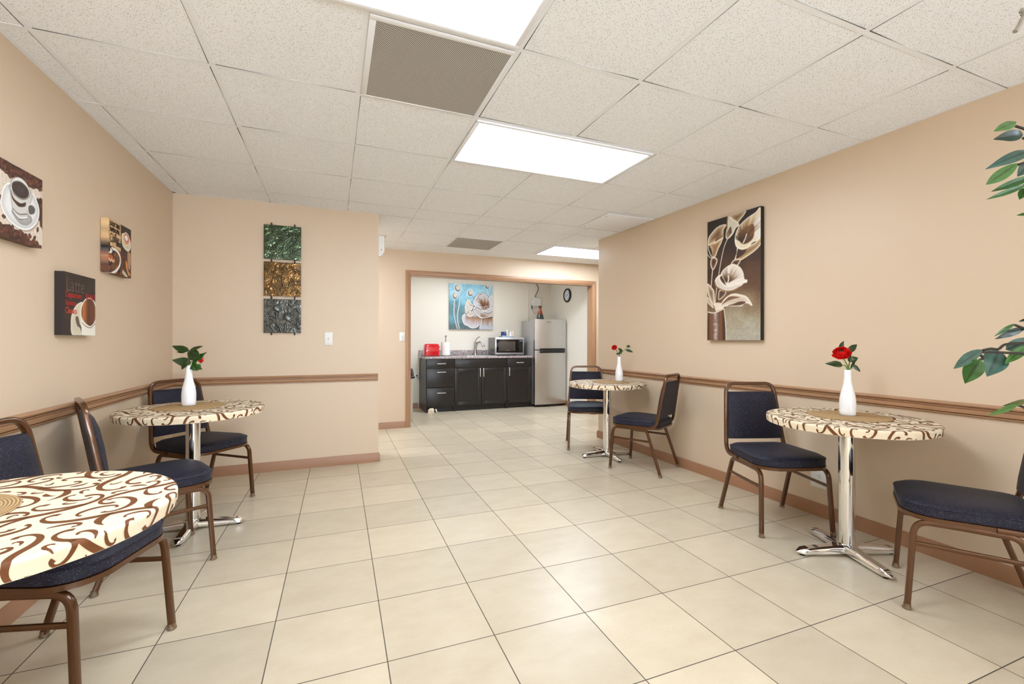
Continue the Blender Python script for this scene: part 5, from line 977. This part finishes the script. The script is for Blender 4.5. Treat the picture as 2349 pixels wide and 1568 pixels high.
# paper towels
t = thing('paper_towel_holder', 'upright paper towel holder with a white roll next to the toaster', 'paper towels', (1.775, 7.42, CT))
MB().lathe([(.078, .001), (.08, .004), (.078, .012), (.01, .014)], 32).build('base', 'brushed_nickel', t); MB().lathe([(.008, .012), (.008, .32), (.015, .33), (.016, .345), (.006, .35)], 14).build('rod', 'brushed_nickel', t)
MB().lathe([(.02, .016), (.077, .016), (.077, .236), (.02, .236)], 36, cap=False).build('roll', 'paper_white', t)
# refrigerator
t = thing('refrigerator', 'stainless steel top-freezer refrigerator right of the cabinets', 'refrigerator', (3.597, 7.40, 0)); x0, x1 = -.305, .305
MB().box(x0, x1, -.215, .31, .04, 1.53, .006).build('cabinet', 'fridge_side_grey', t, 30)
def fdoor(name, z0, z1):
    out = [(x0, -.22), (x0, -.29)] + [(x0 + (x1 - x0) * i / 14, -.29 - .022 * math.sin(PI * i / 14) ** .7 - .003) for i in range(15)] + [(x1, -.29), (x1, -.22)]
    mb = MB(); n = len(out); mb.prism(out, z0, z1); return mb.build(name, 'stainless_steel', t, 25)
fr = fdoor('freezer_door', 1.012, 1.546); fd = fdoor('fridge_door', .045, .998)
MB().box(x0 + .012, x1 - .012, -.235, -.214, .998, 1.012).build('gasket', 'black_plastic', t, 0)
for p, z0, z1 in ((fr, 1.001, 1.036), (fd, .952, .996)): MB().box(x0 + .085, x1 - .045, -.352, -.30, z0, z1, .008).build('handle', 'black_plastic', p, 30)
MB().box(x0 + .22, x0 + .30, -.3195, -.3135, 1.49, 1.505, .002).build('emblem', 'brushed_nickel', fr, 0)
MB().box(x0 + .02, x0 + .09, -.29, -.19, 1.53, 1.552, .004).build('hinge_cover', 'grey_plastic', t, 30); MB().box(x0 + .02, x1 - .02, -.25, -.2, .012, .042).build('kick_grille', 'black_plastic', t, 0)
for x in (-.26, .26):
    for yy in (-.2, .27): MB().lathe([(.018, 0), (.018, .042)], 12, (x, yy, 0)).build('foot', 'black_plastic', t)
o = MB().lathe([(.02, 0), (.062, 0), (.068, .01), (.07, .04), (.06, .09), (.042, .15), (.027, .2), (.024, .235), (.03, .262), (.036, .275), (.028, .274), (.02, .24), (.02, .2)], 36).build('glazed_vase', 'glazed_red_teal', None, 60); o.location = (3.54, 7.42, 1.531); tag(o, 'brown and teal glazed vase on top of the refrigerator', 'vase')
# wall box, conduit, clock
t = thing('telephone_box', 'white plastic wall box with cables above the refrigerator', 'wall box', (3.628, 7.8, 1.912)); MB().box(-.088, .092, -.046, -.001, -.085, .085, .012, seg=3).build('cover', 'white_plastic', t, 30)
MB().tube(CR([(-.02, -.02, .08), (.0, -.02, .15), (.045, -.02, .235), (.035, -.02, .3), (-.03, -.02, .38), (-.06, -.02, .46)], 6), .006, 7).build('cable', 'cable_brown', t)
MB().tube(CR([(-.09, -.03, -.03), (-.1, -.03, -.1), (-.09, -.03, -.15), (-.05, -.03, -.21), (.02, -.03, -.215), (.06, -.03, -.18)], 6), .005, 7).build('cable', 'grey_plastic', t); MB().tube([(-.098, -.03, -.07), (-.092, -.03, -.14)], .011, 8).build('connector', 'cable_brown', t)
o = MB().box(-.012, .012, -.014, -.0005, 0, .87, .003).build('cable_raceway', 'kitchen_paint', None, 30); o.location = (3.466, 7.8, 1.5); tag(o, 'thin vertical cable cover on the kitchen back wall', 'cable cover')
t = thing('wall_clock', 'round black wall clock with a white face on the kitchen right wall', 'clock', (3.934, 7.085, 1.985)); MC = Matrix.Rotation(-PI / 2, 4, 'Z') @ Matrix.Rotation(PI / 2, 4, 'X') 
mb = MB(); mb.M = MC; mb.lathe([(.118, .001), (.126, .008), (.126, .022), (.116, .034), (.102, .03), (.096, .02)], 48, cap=False); mb.build('rim', 'black_plastic', t, 50)
mb = MB(); mb.M = MC; mb.lathe([(.1, .004), (.1, .018), (.001, .018)], 40); mb.build('dial', 'clock_face', t)
for i in range(12):
    a = PI / 2 - 2 * PI * (i + 1) / 12; text_part('numeral', str(i + 1), .028, 'black_plastic', t, MC, .076 * math.cos(a), .076 * math.sin(a) - .009, .0182, align='CENTER')
for L, wd, deg, z in ((.072, .006, 42, .021), (.05, .009, 8.2 * 5, .0195)):
    a = PI / 2 - 2 * PI * deg / 60; mb = MB(); mb.M = MC @ Matrix.Translation((0, 0, z)) @ Matrix.Rotation(a if L < .06 else PI / 2 - 2 * PI * 10 / 60, 4, 'Z'); mb.box(-.014, L, -wd / 2, wd / 2, 0, .0012); mb.build('hand', 'black_plastic', t, 0)
# trash can just inside the opening
t = thing('trash_can', 'pale trash can with a black lid just inside the kitchen opening, left', 'trash can', (.985, 6.62, 0))
MB().loft([[(x, yy, z) for x, yy in RR(.21 * k, .28 * k, .04, 4)] for k, z in ((.84, 0), (.86, .01), (.98, .6), (1.0, .603), (1.0, .62), (.95, .62))]).build('bin', 'grey_plastic', t, 40)
MB().loft([[(x, yy, z) for x, yy in RR(.24 * k, .3 * k, .03, 4)] for k, z in ((1.0, .622), (1.0, .645), (.9, .66), (.8, .74), (.74, .755))]).build('lid', 'black_plastic', t, 40)
# odds at the toe kick
t = thing('door_stop', 'small beige wedge with a white ring on the floor before the drawer cabinet', 'door stop', (1.47, 7.13, 0)); MB().loft([[(-.05, -.02, 0), (.03, -.035, 0), (.05, .015, 0), (-.03, .03, 0)], [(-.055, -.02, .05), (.02, -.04, .045), (.055, .01, .055), (-.03, .03, .05)], [(-.03, -.01, .075), (.01, -.02, .085), (.03, .01, .08), (-.02, .02, .075)]]).build('wedge', 'cream_paper', t, 20)
mb = MB(); mb.M = Matrix.Translation((.085, .01, .032)) @ Matrix.Rotation(1.3, 4, 'Y'); mb.lathe([(.02, -.008), (.032, -.008), (.032, .008), (.02, .008), (.02, -.008)], 20, cap=False); mb.build('ring', 'white_plastic', t, 40)

# ------------------------------------------------------------------ switch and outlet plates
def plate(name, label, loc, rz, kind, sz=(.072, .117)):
    t = thing(name, label, 'light switch' if kind == 's' else 'power outlet', loc, rz); mb = MB(); mb.box(-sz[0] / 2, sz[0] / 2, -.006, -.0005, -sz[1] / 2, sz[1] / 2, .002); mb.build('cover_plate', 'white_plastic', t, 30)
    if kind == 's': MB().box(-.006, .006, -.0075, -.005, -.013, .013).build('toggle_slot', 'grey_plastic', t, 0); mb = MB(); mb.M = Matrix.Rotation(.5, 4, 'X'); mb.box(-.0045, .0045, -.016, -.004, -.004, .008, .001); mb.build('toggle', 'white_plastic', t, 30)
    else:
        for z in (-.02, .02):
            mb = MB(); mb.M = Matrix.Rotation(PI / 2, 4, 'X'); mb.lathe([(.016, .005), (.0165, .0075), (.002, .0078)], 20, (0, z, 0)); r_ = mb.build('receptacle', 'white_plastic', t)
            mb = MB(); mb.box(-.0075, -.0055, -.0085, -.0075, z - .001, z + .009); mb.box(.0055, .0075, -.0085, -.0075, z - .001, z + .008); mb.box(-.002, .002, -.0085, -.0075, z - .011, z - .006); mb.build('slots', 'black_plastic', r_, 0)
    for z in (-.042, .042) if kind == 's' else (0,): MB().ball((0, -.0062, z), .003, 8).build('screw', 'grey_plastic', t)
    return t
plate('light_switch', 'white light switch right of the metal wall tiles', (-.035, YB, 1.176), 0, 's'); plate('light_switch', 'white light switch left of the kitchen opening', (.862, YK, 1.214), 0, 's')
plate('power_outlet', 'white power outlet low on the right wall behind the chair', (xr(1.985) - .0, 1.985, .245), -PI / 2 + .0115, 'o', (.115, .115)); plate('power_outlet', 'white power outlet on the kitchen back wall beside the cabinets', (1.352, 7.8, .545), 0, 'o')
# emergency lamp high on the end of the front wall
t = thing('wall_sounder', 'white wall alarm unit high on the end of the wall by the hall', 'alarm', (.41, 4.56, 2.08)); MB().loft([[(x, yy, z) for x, yy in ((.0005, -.045), (wd, -.045), (wd + .008, -.03), (wd + .008, .03), (wd, .045), (.0005, .045))] for wd, z in ((.018, -.1), (.045, -.07), (.056, -.04), (.056, .1))]).build('housing', 'white_plastic', t, 30)
MB().ball((.03, -.047, -.035), .006, 10).build('screw', 'brushed_nickel', t); MB().box(.0005, .075, -.05, .05, .1, .106, .002).build('cap', 'grey_plastic', t, 30)

# ------------------------------------------------------------------ ficus at the right edge
TX, TY = 2.22, .3
t = thing('ficus_tree', 'silk ficus tree reaching in from the right edge of the photo', 'plant', (TX, TY, 0)); loc = lambda p: (p[0] - TX, p[1] - TY, p[2])
MB().lathe([(.1, 0), (.11, .004), (.15, .24), (.158, .25), (.158, .28), (.14, .28), (.138, .24)], 36, cap=True).build('pot', 'pot_clay', t, 40); MB().lathe([(.002, .245), (.137, .243)], 24, cap=False).build('soil', 'soil', t)
MB().tube(CR([(0, 0, .2), (.02, .01, .5), (-.02, .0, .9), (.02, .02, 1.3), (.0, .0, 1.7), (-.01, .01, 1.95)], 6), .018, 10, scale=None).build('trunk', 'twig_bark', t)
for tw in TRACE['twigs']:
    e0 = loc(tw[0]); zt = max(.5, min(1.9, e0[2] - .12)); mb = MB(); mb.tube(CR([(0, 0, zt), (e0[0] * .5, e0[1] * .5, zt + .09)] + [loc(p) for p in tw], 5), .0035, 7); mb.build('branch', 'twig_bark', t)
mb = MB(); mb.tube(CR([(0, .01, 1.92), (-.1, .1, 1.99)] + [loc(p) for p in TRACE['tip']], 6), .006, 7); mb.build('twig', 'dry_twig', t)
KM = ['leaf_teal', 'leaf_bright', 'leaf_light', 'leaf_dark', 'leaf_olive']
rnd = random.Random(12)
vd = Vector((.83, .36, -.05))
for i, (b, q, w_, k) in enumerate(TRACE['leaves']):
    d = (Vector(q) - Vector(b)).normalized(); sd = d.cross(Vector((.85, .5, 0)).normalized()); sd = sd + Vector((.85, .5, 0)) * rnd.uniform(-.35, .35)
    leaf_mesh('leaf', loc(b), loc(q), w_ * 1.05, KM[k], t, tuple(sd), rnd.choice((-1, 1)) * .22, rnd.uniform(-.1, .14), twist=rnd.uniform(-.35, .35))
for i in range(64):
    a = rnd.uniform(0, 2 * PI); z = rnd.uniform(.85, 2.05); rr = rnd.uniform(.1, .34) * (1 - .4 * abs(z - 1.4)); p = Vector((rr * math.cos(a) + .04, rr * math.sin(a) - .05, z))
    # keep this inner crown out of the corridor seen by the photo
    wx, wy = p.x + TX, p.y + TY
    if (wx * .928 - wy * .373) / max(.05, wx * .373 + wy * .928) < 1.28: continue
    q = p + Vector((math.cos(a), math.sin(a), rnd.uniform(-.7, .1))).normalized() * rnd.uniform(.07, .1); leaf_mesh('leaf', tuple(p), tuple(q), rnd.uniform(.03, .04), KM[rnd.randrange(4)], t, (-math.sin(a), math.cos(a), .2), .2, .1)
    MB().tube([(0, 0, z - .08), tuple(p)], .0022, 5).build('branch', 'twig_bark', t) if i % 2 == 0 else None
